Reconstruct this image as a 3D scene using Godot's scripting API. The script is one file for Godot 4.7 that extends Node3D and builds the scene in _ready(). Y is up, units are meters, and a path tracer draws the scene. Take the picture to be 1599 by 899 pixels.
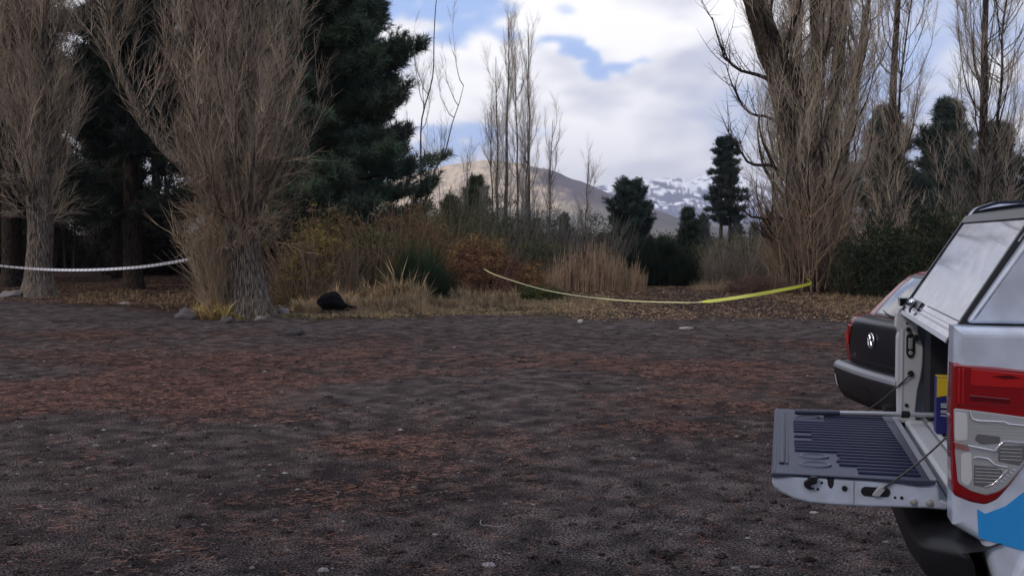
extends Node3D
# A bare winter parking lot at the edge of a wood: poplars, pines, thickets, barrier tapes, a pickup and a small red car, mountains behind.

class Shape:
	var v := PackedVector3Array()
	var n := PackedVector3Array()
	var c := PackedColorArray()
	var ix := PackedInt32Array()
	var tint := Color(1, 1, 1)

	func vert(p: Vector3, nn: Vector3) -> int:
		v.append(p)
		n.append(nn)
		c.append(tint)
		return v.size() - 1

	func tri(a: Vector3, b: Vector3, d: Vector3) -> void:
		var nn := (d - a).cross(b - a).normalized()
		var k := v.size()
		vert(a, nn)
		vert(b, nn)
		vert(d, nn)
		ix.append_array([k, k + 1, k + 2])

	func quad(a: Vector3, b: Vector3, d: Vector3, e: Vector3) -> void:
		var nn := (d - a).cross(b - a).normalized()
		var k := v.size()
		vert(a, nn)
		vert(b, nn)
		vert(d, nn)
		vert(e, nn)
		ix.append_array([k, k + 1, k + 2, k, k + 2, k + 3])

	func tube(pts: Array, radii: Array, sides: int, capped := false) -> void:
		var prev := -1
		var side := Vector3.RIGHT
		for i in pts.size():
			var p: Vector3 = pts[i]
			var a: Vector3 = pts[maxi(i - 1, 0)]
			var b: Vector3 = pts[mini(i + 1, pts.size() - 1)]
			var t := (b - a).normalized()
			if i == 0:
				side = t.cross(Vector3(0.31, 0.17, 0.94)).normalized()
			side = (side - t * side.dot(t)).normalized()
			var up := t.cross(side)
			var r: float = radii[i]
			var first := v.size()
			for s in sides:
				var g := TAU * s / sides
				var o := side * cos(g) + up * sin(g)
				vert(p + o * r, o)
			if prev >= 0:
				for s in sides:
					var s2 := (s + 1) % sides
					ix.append_array([prev + s, first + s, first + s2, prev + s, first + s2, prev + s2])
			prev = first
			if capped and (i == 0 or i == pts.size() - 1):
				var k := vert(p, -t if i == 0 else t)
				for s in sides:
					ix.append_array([k, first + s, first + (s + 1) % sides] if i > 0 else [k, first + (s + 1) % sides, first + s])

	# a box with chamfered edges, in its own axes
	func box(at: Vector3, size: Vector3, cham := 0.0, basis := Basis()) -> void:
		var h := size * 0.5
		var q := minf(cham, minf(h.x, minf(h.y, h.z)) * 0.8)
		for ax in 3:
			for s in [-1.0, 1.0]:
				var u := (ax + 1) % 3
				var w := (ax + 2) % 3
				var pts := []
				for k in [[-1, -1], [1, -1], [1, 1], [-1, 1]]:
					var p := Vector3()
					p[ax] = s * h[ax]
					p[u] = k[0] * (h[u] - q)
					p[w] = k[1] * (h[w] - q)
					pts.append(at + basis * p)
				if s < 0:
					quad(pts[0], pts[1], pts[2], pts[3])
				else:
					quad(pts[3], pts[2], pts[1], pts[0])
		if q > 0.0:
			for ax in 3:
				var u := (ax + 1) % 3
				var w := (ax + 2) % 3
				for a in [-1.0, 1.0]:
					for b in [-1.0, 1.0]:
						var p := [Vector3(), Vector3(), Vector3(), Vector3()]
						for k in 4:
							p[k][ax] = (h[ax] - q) * (-1.0 if k < 2 else 1.0)
							var first: bool = k == 0 or k == 3
							p[k][u] = a * (h[u] if first else h[u] - q)
							p[k][w] = b * (h[w] - q if first else h[w])
							p[k] = at + basis * p[k]
						if a * b > 0:
							quad(p[3], p[2], p[1], p[0])
						else:
							quad(p[0], p[1], p[2], p[3])
			for a in [-1.0, 1.0]:
				for b in [-1.0, 1.0]:
					for d in [-1.0, 1.0]:
						var p0 := at + basis * Vector3(a * h.x, b * (h.y - q), d * (h.z - q))
						var p1 := at + basis * Vector3(a * (h.x - q), b * h.y, d * (h.z - q))
						var p2 := at + basis * Vector3(a * (h.x - q), b * (h.y - q), d * h.z)
						if a * b * d > 0:
							tri(p0, p2, p1)
						else:
							tri(p0, p1, p2)

	# a sheet with an outline in x and y, between z0 and z1; the edge on the z1 side is rounded
	func plate(outline: PackedVector2Array, z0: float, z1: float, bevel := 0.0, steps := 3) -> void:
		var o := outline
		if Geometry2D.is_polygon_clockwise(o):
			o.reverse()
		var m := o.size()
		var inward := PackedVector2Array()
		for i in m:
			var d1 := (o[i] - o[(i + m - 1) % m]).normalized()
			var d2 := (o[(i + 1) % m] - o[i]).normalized()
			var n1 := Vector2(-d1.y, d1.x)
			var n2 := Vector2(-d2.y, d2.x)
			var mid := (n1 + n2).normalized()
			inward.append(mid / maxf(mid.dot(n1), 0.4))
		var sgn := signf(z1 - z0)
		var rings := [[0.0, z0]]
		for k in steps + 1:
			var g := PI / 2 * k / steps
			rings.append([bevel * (1 - cos(g)), z1 - sgn * bevel * (1 - sin(g))])
		for k in rings.size() - 1:
			for i in m:
				var j := (i + 1) % m
				var a: Vector2 = o[i] + inward[i] * rings[k][0]
				var b: Vector2 = o[j] + inward[j] * rings[k][0]
				var d: Vector2 = o[j] + inward[j] * rings[k + 1][0]
				var e: Vector2 = o[i] + inward[i] * rings[k + 1][0]
				var qa := Vector3(a.x, a.y, rings[k][1])
				var qb := Vector3(b.x, b.y, rings[k][1])
				var qd := Vector3(d.x, d.y, rings[k + 1][1])
				var qe := Vector3(e.x, e.y, rings[k + 1][1])
				if sgn > 0:
					quad(qe, qd, qb, qa)
				else:
					quad(qa, qb, qd, qe)
		var top := PackedVector2Array()
		for i in m:
			top.append(o[i] + inward[i] * bevel)
		var t := Geometry2D.triangulate_polygon(top)
		if t.is_empty():
			t = Geometry2D.triangulate_polygon(o)
		for k in range(0, t.size(), 3):
			for z in [z1, z0]:
				tri(Vector3(top[t[k]].x, top[t[k]].y, z), Vector3(top[t[k + 1]].x, top[t[k + 1]].y, z), Vector3(top[t[k + 2]].x, top[t[k + 2]].y, z))

	# a grid of points that is smooth across its cells
	func sheet(rows: int, cols: int, at: Callable, closed := false) -> void:
		var first := v.size()
		var k := first
		for r in rows:
			for s in cols:
				vert(at.call(float(r) / (rows - 1), float(s) / (cols - 1) if not closed else float(s) / cols), Vector3.ZERO)
		var last := cols if closed else cols - 1
		for r in rows - 1:
			for s in last:
				var s2 := (s + 1) % cols
				k = first + r * cols
				ix.append_array([k + s, k + cols + s, k + cols + s2, k + s, k + cols + s2, k + s2])
		for t in range(ix.size() - (rows - 1) * last * 6, ix.size(), 3):
			var nn := (v[ix[t + 2]] - v[ix[t]]).cross(v[ix[t + 1]] - v[ix[t]])
			for q in 3:
				n[ix[t + q]] += nn
		for q in range(first, v.size()):
			n[q] = n[q].normalized() if n[q].length_squared() > 1e-16 else Vector3.UP

	func mesh() -> ArrayMesh:
		var a := []
		a.resize(Mesh.ARRAY_MAX)
		a[Mesh.ARRAY_VERTEX] = v
		a[Mesh.ARRAY_NORMAL] = n
		a[Mesh.ARRAY_COLOR] = c
		a[Mesh.ARRAY_INDEX] = ix
		var m := ArrayMesh.new()
		m.add_surface_from_arrays(Mesh.PRIMITIVE_TRIANGLES, a)
		return m

# many copies of one small mesh, collected and committed as one MultiMesh
class Many:
	var buf := PackedFloat32Array()
	var count := 0
	func put(b: Basis, p: Vector3, c: Color) -> void:
		buf.append_array(PackedFloat32Array([b.x.x, b.y.x, b.z.x, p.x, b.x.y, b.y.y, b.z.y, p.y, b.x.z, b.y.z, b.z.z, p.z, c.r, c.g, c.b, 1.0]))
		count += 1

var M := {}
var used := {}
var rng := RandomNumberGenerator.new()
var bumps := FastNoiseLite.new()
var blotch := FastNoiseLite.new()

func rf(a: float, b: float) -> float:
	return rng.randf_range(a, b)

func numbered(called: String) -> String:
	var k: int = used.get(called, 0)
	used[called] = k + 1
	return called if k == 0 else "%s_%03d" % [called, k]

func tag(o: Node, label: String, category: String, group := "", kind := "") -> void:
	o.set_meta("label", label)
	if category:
		o.set_meta("category", category)
	if group:
		o.set_meta("group", group)
	if kind:
		o.set_meta("kind", kind)

func thing(called: String, label: String, category: String, at: Vector3, turn := 0.0, group := "") -> Node3D:
	var o := Node3D.new()
	o.name = numbered(called)
	o.position = at
	o.rotation.y = turn
	tag(o, label, category, group)
	add_child(o)
	return o

func obj(called: String, s, m: Material, parent: Node = null) -> MeshInstance3D:
	var o := MeshInstance3D.new()
	o.name = numbered(called) if parent == null else called
	o.mesh = s.mesh() if s is Shape else s
	o.material_override = m
	(parent if parent else self).add_child(o, true)
	return o

func many(called: String, w: Many, mesh: Mesh, m: Material, parent: Node = null) -> MultiMeshInstance3D:
	var mm := MultiMesh.new()
	mm.transform_format = MultiMesh.TRANSFORM_3D
	mm.use_colors = true
	mm.mesh = mesh
	mm.instance_count = w.count
	mm.buffer = w.buf
	var o := MultiMeshInstance3D.new()
	o.name = numbered(called) if parent == null else called
	o.multimesh = mm
	o.material_override = m
	o.set_meta("kind", "stuff")
	(parent if parent else self).add_child(o, true)
	return o

# a basis whose y axis points along d, turned about it by a, scaled
func along(d: Vector3, a: float, s: Vector3) -> Basis:
	var y := d.normalized()
	var x := y.cross(Vector3(0.13, 0.21, 0.97)).normalized().rotated(y, a)
	return Basis(x * s.x, y * s.y, x.cross(y) * s.z)

func lin(r: float, g: float, b: float) -> Color:
	return Color(r, g, b).linear_to_srgb()

func mat(called: String, c: Color, rough := 0.8, metal := 0.0) -> StandardMaterial3D:
	var m := StandardMaterial3D.new()
	m.resource_name = called
	m.albedo_color = c.linear_to_srgb()
	m.roughness = rough
	m.metallic = metal
	M[called] = m
	return m

func noise_image(freq: float, octaves: int, sd: int, lo: Color, hi: Color, kind := FastNoiseLite.TYPE_SIMPLEX_SMOOTH, size := 512, normal := 0.0) -> Texture2D:
	var nz := FastNoiseLite.new()
	nz.noise_type = kind
	nz.frequency = freq
	nz.fractal_octaves = octaves
	nz.seed = sd
	var im := nz.get_seamless_image(size, size)
	im.convert(Image.FORMAT_RGBA8)
	if normal > 0.0:
		im.bump_map_to_normal_map(normal)
		return ImageTexture.create_from_image(im)
	var data := im.get_data()
	var table := PackedByteArray()
	for k in 256:
		var q := lo.lerp(hi, smoothstep(0.0, 1.0, k / 255.0))
		table.append_array([q.r8, q.g8, q.b8, 255])
	for k in range(0, data.size(), 4):
		var t := data[k] * 4
		data[k] = table[t]
		data[k + 1] = table[t + 1]
		data[k + 2] = table[t + 2]
	return ImageTexture.create_from_image(Image.create_from_data(size, size, false, Image.FORMAT_RGBA8, data))

func tri_map(m: StandardMaterial3D, sc: Vector3, world := true) -> void:
	m.uv1_triplanar = true
	m.uv1_world_triplanar = world
	m.uv1_scale = sc
	m.uv1_triplanar_sharpness = 3.0

# ---------------------------------------------------------------- sky: broken grey and white cloud with blue gaps
func make_sky() -> PanoramaSkyMaterial:
	var w := 2048
	var h := 1024
	var big := FastNoiseLite.new()
	big.seed = 11
	big.frequency = 1.5
	big.fractal_octaves = 5
	big.fractal_gain = 0.5
	var lump := FastNoiseLite.new()
	lump.seed = 5
	lump.frequency = 3.2
	lump.fractal_octaves = 4
	var data := PackedFloat32Array()
	data.resize(w * h * 3)
	data.fill(0.03)
	# openings in the cloud: direction, size across, size up
	var gaps := [[-3.0, 11.2, 3.4, 1.3], [-1.9, 12.8, 2.2, 1.6], [4.4, 9.6, 3.6, 0.8], [6.3, 9.9, 1.6, 0.45], [-3.4, 4.4, 2.6, 1.1], [-12.0, 10.0, 4.0, 2.0], [-8.5, 12.5, 5.0, 3.0], [30.0, 22.0, 9.0, 5.0], [-44.0, 26.0, 10.0, 6.0],
		[80.0, 34.0, 14.0, 8.0], [-100.0, 20.0, 12.0, 7.0], [140.0, 26.0, 14.0, 7.0], [190.0, 40.0, 16.0, 9.0], [-140.0, 48.0, 18.0, 9.0], [20.0, 56.0, 20.0, 9.0], [-60.0, 62.0, 20.0, 8.0]]
	for y in h / 2 + 2:
		var el := PI / 2 - PI * (y + 0.5) / h
		var ce := cos(el)
		var se := sin(el)
		var eld := rad_to_deg(el)
		var row := gaps.filter(func(g): return absf(eld - g[1]) < 1.2 * g[3] + 2.0)
		for x in w:
			var az := TAU * (x + 0.5) / w
			var d := Vector3(sin(az) * ce, se, -cos(az) * ce)
			var q := Vector3(d.x, d.y * 2.4, d.z)
			var a := big.get_noise_3dv(q * 1.6)
			var b := lump.get_noise_3dv(q * 2.2 + Vector3(7, 3, 1))
			var azd := rad_to_deg(az)
			var open := -0.35
			var wa := azd + lump.get_noise_3dv(q * 4.0) * 5.5
			var we := eld + big.get_noise_3dv(q * 5.0 + Vector3(3, 9, 2)) * 3.2
			for g in row:
				var dx: float = wrapf(wa - g[0], -180.0, 180.0) * ce / g[2]
				var dy: float = (we - g[1]) / g[3]
				open = maxf(open, 1.05 - dx * dx - dy * dy)
			var cover := smoothstep(-0.1, 0.75, 0.42 - open * 0.80 + a * 0.9 + b * 0.55)
			var blue := Color(0.30, 0.47, 0.86).lerp(Color(0.60, 0.72, 0.95), clampf(1.0 - eld / 18.0, 0.0, 1.0) * 0.6)
			var lit := 0.52 + 1.5 * b + 0.75 * a
			lit = lerpf(lit, 0.95, clampf(open + 0.3, 0.0, 1.0) * 0.6)
			var cloud := Color(0.60, 0.62, 0.73).lerp(Color(1.05, 1.04, 1.06), clampf(lit, 0.0, 1.0))
			if eld < 6.0:
				cloud = cloud.lerp(Color(0.78, 0.80, 0.90), (6.0 - maxf(eld, 0.0)) / 6.0 * 0.6)
			var o := blue.lerp(cloud, cover)
			var k := (y * w + x) * 3
			data[k] = o.r
			data[k + 1] = o.g
			data[k + 2] = o.b
	var m := PanoramaSkyMaterial.new()
	m.panorama = ImageTexture.create_from_image(Image.create_from_data(w, h, false, Image.FORMAT_RGBF, data.to_byte_array()))
	return m

func place_lights() -> void:
	var cam := Camera3D.new()
	cam.name = "camera"
	cam.position = Vector3(0, 1.65, 0)
	cam.rotation_degrees.x = -2.677
	cam.fov = 29.62
	cam.near = 0.1
	cam.far = 20000
	add_child(cam)
	cam.make_current()
	var sky := Sky.new()
	sky.sky_material = make_sky()
	var env := Environment.new()
	env.background_mode = Environment.BG_SKY
	env.sky = sky
	env.background_energy_multiplier = 1.0
	env.ambient_light_source = Environment.AMBIENT_SOURCE_SKY
	env.tonemap_mode = Environment.TONE_MAPPER_LINEAR
	env.tonemap_exposure = 1.15
	env.sdfgi_enabled = true
	env.ssao_enabled = true
	env.ssil_enabled = true
	env.fog_enabled = FOG > 0.0
	env.fog_density = FOG
	env.fog_light_color = Color(0.86, 0.88, 0.97)
	var we := WorldEnvironment.new()
	we.name = "world_environment"
	we.environment = env
	add_child(we)
	var sun := DirectionalLight3D.new()
	sun.name = "sun"
	sun.light_energy = 0.5
	sun.light_angular_distance = 12.0
	sun.light_color = Color(1.0, 0.95, 0.88)
	sun.shadow_enabled = true
	sun.rotation_degrees = Vector3(-38, -55, 0)
	add_child(sun)

const FOG := 0.00014

func make_materials() -> void:
	var fine := noise_image(0.06, 4, 3, Color(0.10, 0.095, 0.10), Color(1.0, 0.98, 0.97), FastNoiseLite.TYPE_SIMPLEX_SMOOTH, 1024)
	var grit := noise_image(0.03, 5, 9, Color(0.45, 0.43, 0.45), Color(1, 1, 1), FastNoiseLite.TYPE_VALUE_CUBIC, 1024)
	var gritn := noise_image(0.045, 5, 21, Color.BLACK, Color.WHITE, FastNoiseLite.TYPE_SIMPLEX_SMOOTH, 1024, 10.0)
	var g := mat("dirt", Color(1, 1, 1), 0.95)
	g.vertex_color_use_as_albedo = true
	g.albedo_texture = fine
	g.normal_enabled = true
	g.normal_texture = gritn
	g.normal_scale = 1.9
	tri_map(g, Vector3.ONE * 0.83)
	g.detail_enabled = true
	g.detail_blend_mode = BaseMaterial3D.BLEND_MODE_MUL
	g.detail_albedo = grit
	g.detail_uv_layer = BaseMaterial3D.DETAIL_UV_2
	g.uv2_triplanar = true
	g.uv2_world_triplanar = true
	g.uv2_scale = Vector3.ONE * 0.21
	g.metallic_specular = 0.25
	var h := mat("mountain", Color(1, 1, 1), 1.0)
	h.vertex_color_use_as_albedo = true
	h.metallic_specular = 0.0
	var barkt := noise_image(0.025, 4, 31, Color(0.35, 0.33, 0.32), Color(1, 0.98, 0.95), FastNoiseLite.TYPE_SIMPLEX_SMOOTH, 512)
	var barkn := noise_image(0.03, 4, 33, Color.BLACK, Color.WHITE, FastNoiseLite.TYPE_SIMPLEX_SMOOTH, 512, 14.0)
	for e in [["poplar_bark", Color(0.275, 0.24, 0.215)], ["dark_bark", Color(0.10, 0.082, 0.075)], ["pine_bark", Color(0.075, 0.06, 0.052)], ["pale_bark", Color(0.30, 0.27, 0.24)]]:
		var b := mat(e[0], e[1], 0.95)
		b.albedo_texture = barkt
		b.normal_enabled = true
		b.normal_texture = barkn
		b.normal_scale = 1.4
		b.metallic_specular = 0.2
		tri_map(b, Vector3(2.4, 0.24, 2.4))
	for e in ["twig", "leaf", "grass_blade", "needle"]:
		var b := mat(e, Color(1, 1, 1), 0.85)
		b.vertex_color_use_as_albedo = true
		b.metallic_specular = 0.15 if e != "needle" else 0.3
		if e != "twig":
			b.backlight = Color(0.35, 0.35, 0.3)
	var st := mat("stone", Color(1, 1, 1), 0.9)
	st.vertex_color_use_as_albedo = true
	st.albedo_texture = grit
	tri_map(st, Vector3.ONE * 5.0)

# ---------------------------------------------------------------- ground
# how far the bare dirt reaches at x, as a negative z
func edge_of_dirt(x: float) -> float:
	var e := -22.6
	if x < -6.0:
		e = lerpf(-22.8, -28.5, clampf((-6.0 - x) / 7.0, 0.0, 1.0))
	if x > 2.0:
		e = lerpf(-23.0, -21.4, clampf((x - 2.0) / 4.0, 0.0, 1.0))
	return e + blotch.get_noise_2d(x * 38.0, 55.0) * 1.5 + blotch.get_noise_2d(x * 150.0, 5.0) * 0.5

func ground_height(x: float, z: float) -> float:
	var d := sqrt(x * x + z * z)
	var h := bumps.get_noise_2d(x * 20.0, z * 20.0) * 0.035 + bumps.get_noise_2d(x * 110.0 + 91.0, z * 110.0) * 0.013
	if d < 40.0:
		h += bumps.get_noise_2d(x * 380.0, z * 380.0 + 17.0) * 0.013
	return h * (1.0 if d < 60.0 else 60.0 / d)

func ground_color(x: float, z: float) -> Color:
	var a := blotch.get_noise_2d(x * 5.0, z * 5.0)
	var b := blotch.get_noise_2d(x * 17.0 + 40.0, z * 22.0)
	var s := blotch.get_noise_2d(x * 60.0, z * 60.0 + 9.0)
	var s2 := blotch.get_noise_2d(x * 420.0, z * 420.0 + 9.0)
	var c := Color(0.235, 0.190, 0.188)
	# damp dark soil in patches, paler dry dust in others
	c = c.lerp(Color(0.115, 0.090, 0.095), smoothstep(-0.05, 0.42, b + s * 0.5))
	c = c.lerp(Color(0.34, 0.295, 0.30), smoothstep(0.0, 0.5, a - b * 0.3 + s2 * 0.35) * 0.75)
	# paler away from the parked cars
	c = c.lerp(Color(0.31, 0.245, 0.235), smoothstep(-8.0, -17.0, z + b * 3.0) * smoothstep(6.0, -2.0, x + b * 3.0) * 0.55)
	# rusty needle litter in drifts
	var band := exp(-pow((z + 13.4 + 0.12 * x) / 3.3, 2.0)) * smoothstep(9.0, 1.0, x) * 0.75 + exp(-pow((z + 19.0) / 1.4, 2.0)) * smoothstep(-1.0, -6.0, x) * 0.5 + 0.02
	var near := exp(-pow((z + 5.6) / 0.9, 2.0) - pow((x + 0.3) / 1.1, 2.0)) * 0.5 + exp(-pow((z + 8.6) / 1.1, 2.0) - pow((x + 0.6) / 1.2, 2.0)) * 0.35
	var rust := clampf((band * 1.15 + near) * (0.8 + 2.6 * b) + s * 0.5 + s2 * 0.35 - 0.12, 0.0, 1.0)
	c = c.lerp(Color(0.275, 0.145, 0.118), rust * 0.75)
	# the packed grey wheel track along the far edge
	var e := edge_of_dirt(x)
	var track := exp(-pow((z - e - 2.3) / 1.9, 2.0)) * (0.45 + 0.55 * smoothstep(-9.0, -3.0, x))
	c = c.lerp(Color(0.34, 0.285, 0.285), track * (0.75 + 0.5 * s))
	var past := smoothstep(0.7, -0.7, z - e + b * 1.4 + s * 0.8)
	if past > 0.0:
		var litter := Color(0.17, 0.105, 0.072)
		if x > -6.0 and x < 2.5:
			litter = Color(0.20, 0.165, 0.095).lerp(Color(0.10, 0.11, 0.05), smoothstep(0.0, 0.4, s + a))
		elif x >= 2.5:
			litter = Color(0.19, 0.125, 0.085)
			var trail := exp(-pow((x - 5.4 - (z + 33.0) * -0.05) / 1.3, 2.0)) * smoothstep(-22.0, -27.0, z)
			litter = litter.lerp(Color(0.135, 0.088, 0.078), trail)
		else:
			litter = Color(0.19, 0.11, 0.075).lerp(Color(0.16, 0.062, 0.036), smoothstep(-29.0, -33.0, z) * 0.5)
		c = c.lerp(litter * (0.9 + 0.5 * s), past)
	if z < -75.0 or absf(x) > 90.0 or z > 60.0:
		c = c.lerp(Color(0.11, 0.10, 0.065), 0.8)
	var k := 1.28 * (1.0 + 0.35 * s2)
	return Color(c.r * k, c.g * k, c.b * k * 0.96)

func make_ground() -> void:
	var az := PackedFloat32Array()
	var g := -180.0
	while g < 179.9:
		az.append(deg_to_rad(g))
		g += 0.13 if absf(g) < 29.95 else 5.0
	var rad := PackedFloat32Array([0.02, 0.6, 1.4, 2.2, 3.0, 3.8])
	var r := 4.4
	while r < 64.0:
		rad.append(r)
		r *= 1.0085
	while r < 9500.0:
		rad.append(r)
		r *= 1.16
	var s := Shape.new()
	var m := az.size()
	for i in rad.size():
		for j in m:
			var x := sin(az[j]) * rad[i]
			var z := -cos(az[j]) * rad[i]
			s.tint = ground_color(x, z)
			s.vert(Vector3(x, ground_height(x, z), z), Vector3.ZERO)
	s.ix.resize((rad.size() - 1) * m * 6)
	var at := 0
	for i in rad.size() - 1:
		for j in m:
			var a := i * m + j
			var b := i * m + (j + 1) % m
			s.ix[at] = a
			s.ix[at + 1] = a + m
			s.ix[at + 2] = b + m
			s.ix[at + 3] = a
			s.ix[at + 4] = b + m
			s.ix[at + 5] = b
			at += 6
	for i in rad.size():
		for j in m:
			var a := i * m + j
			var e := s.v[i * m + (j + 1) % m] - s.v[i * m + (j + m - 1) % m]
			var f := s.v[mini(i + 1, rad.size() - 1) * m + j] - s.v[maxi(i - 1, 0) * m + j]
			var nn := e.cross(f).normalized()
			s.n[a] = nn if nn.y > 0 else -nn
	var o := obj("ground", s, M.dirt)
	tag(o, "dark bare dirt lot with rusty needle litter and a grey wheel track", "ground", "", "structure")

# a ridge: outline points are x and height along it, at a distance, with real depth
func make_ridge(called: String, label: String, z0: float, depth: float, pts: Array, paint: Callable, rough: float, sd: int) -> void:
	var nz := FastNoiseLite.new()
	nz.seed = sd
	nz.frequency = 1.0
	nz.fractal_octaves = 5
	nz.fractal_type = FastNoiseLite.FRACTAL_RIDGED
	var s := Shape.new()
	var cols := 340
	var rows := 64
	var x0: float = pts[0][0]
	var x1: float = pts[-1][0]
	var hs := PackedFloat32Array()
	for j in cols:
		var x := lerpf(x0, x1, float(j) / (cols - 1))
		var k := 0
		while k < pts.size() - 2 and x > pts[k + 1][0]:
			k += 1
		var t: float = smoothstep(0.0, 1.0, (x - pts[k][0]) / (pts[k + 1][0] - pts[k][0])) * 0.5 + 0.5 * (x - pts[k][0]) / (pts[k + 1][0] - pts[k][0])
		hs.append(lerpf(pts[k][1], pts[k + 1][1], t))
	var colors := PackedColorArray()
	s.sheet(rows, cols, func(v: float, u: float) -> Vector3:
		var j := int(round(u * (cols - 1)))
		var x := lerpf(x0, x1, u)
		var w := v * 2.0 - 1.0
		var f := (1.0 - pow(absf(w), 1.25)) * smoothstep(1.0, 0.93, absf(w))
		var q := nz.get_noise_2d(x / depth * 1.6, w * 0.9)
		var q2 := nz.get_noise_2d(x / depth * 6.0 + 5.0, w * 2.0)
		var h: float = hs[j] * f
		h += (q * 0.10 + q2 * 0.035) * rough * hs[j] * smoothstep(0.0, 0.35, f) * (1.0 - 0.75 * smoothstep(0.75, 1.0, f))
		return Vector3(x, h - 2.0, z0 + depth * -w))
	for k in s.v.size():
		s.c[k] = paint.call(s.v[k], s.n[k], nz)
	tag(obj(called, s, M.mountain), label, "mountain", "", "structure")

func make_mountains() -> void:
	make_ridge("hill", "pale dry hillside with a rounded ridge and cloud shadow and scree painted dark on its right shoulder", -2900.0, 900.0,
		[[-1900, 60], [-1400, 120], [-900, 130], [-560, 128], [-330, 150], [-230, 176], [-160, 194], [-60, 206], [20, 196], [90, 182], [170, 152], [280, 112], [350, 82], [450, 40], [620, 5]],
		func(p: Vector3, nn: Vector3, nz: FastNoiseLite) -> Color:
			var q := nz.get_noise_2d(p.x * 0.006, p.z * 0.006)
			var q2 := nz.get_noise_2d(p.x * 0.03, p.z * 0.02)
			var c := Color(0.66, 0.49, 0.34).lerp(Color(0.55, 0.44, 0.30), smoothstep(-0.2, 0.5, q))
			c = c.lerp(Color(0.20, 0.17, 0.12), smoothstep(0.25, 0.6, q2) * 0.7)
			var scrub := smoothstep(20.0, 140.0, p.x + q * 90.0) * smoothstep(70.0, 120.0, p.y + (p.x - 60.0) * 0.32 + q2 * 14.0)  # cloud shadow and scree painted into the hill colour, no plants here
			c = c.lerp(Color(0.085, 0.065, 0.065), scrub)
			var low := smoothstep(78.0, 46.0, p.y + q2 * 26.0)  # lower slope darkened: forest and painted cloud shadow together
			c = c.lerp(Color(0.075, 0.075, 0.055), low * 0.85)
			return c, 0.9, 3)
	make_ridge("snowy_mountain", "far mountain with snow streaks over dark rock", -6200.0, 1800.0,
		[[-200, 70], [200, 190], [420, 280], [560, 300], [700, 322], [860, 340], [985, 305], [1090, 350], [1220, 384], [1330, 330], [1450, 176], [1520, 110], [1650, 165], [1900, 200], [2400, 260], [3000, 220], [3600, 100]],
		func(p: Vector3, nn: Vector3, nz: FastNoiseLite) -> Color:
			var q := nz.get_noise_2d(p.x * 0.006 + p.y * 0.008, p.z * 0.003)
			var q2 := nz.get_noise_2d(p.x * 0.022 - p.y * 0.02, p.z * 0.008)
			var snow := smoothstep(0.0, 0.14, q * 0.75 + q2 * 0.5 + (p.y - 300.0) / 420.0 - 0.14)
			var rock := Color(0.085, 0.095, 0.15)
			return rock.lerp(Color(0.90, 0.91, 0.95), snow), 1.3, 8)
	make_ridge("foothill", "dark forested foothill below the snowy mountain", -3900.0, 700.0,
		[[150, 5], [330, 12], [450, 48], [590, 62], [720, 58], [850, 46], [1000, 34], [1300, 30], [1800, 60], [2500, 40]],
		func(p: Vector3, nn: Vector3, nz: FastNoiseLite) -> Color:
			var q2 := nz.get_noise_2d(p.x * 0.02, p.z * 0.02)
			return Color(0.035, 0.042, 0.045).lerp(Color(0.12, 0.10, 0.08), smoothstep(0.0, 0.6, q2)), 0.7, 14)

# ---------------------------------------------------------------- plants: small meshes that are copied many times
var sprays := []      # bare upright shoots, one unit long
var whips := []       # thinner, longer, wavier shoots
var tufts := []       # pine needle tufts
var leafy := []       # clusters of small leaves on thin twigs
var stalks := []      # stiff upright dead stalks
var broomy := []      # bundles of green stems
var blades := []      # grass tufts

func shoot(s: Shape, from: Vector3, d: Vector3, l: float, r: float, bend: Vector3, wob: float, segs := 4) -> Array:
	var pts := []
	var rad := []
	var p := from
	var dir := d
	for k in segs + 1:
		pts.append(p)
		rad.append(r * (1.0 - 0.82 * k / segs))
		dir = (dir + bend / segs + Vector3(rf(-1, 1), rf(-0.4, 0.4), rf(-1, 1)) * wob).normalized()
		p += dir * l / segs
	s.tube(pts, rad, 3)
	return pts

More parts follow.
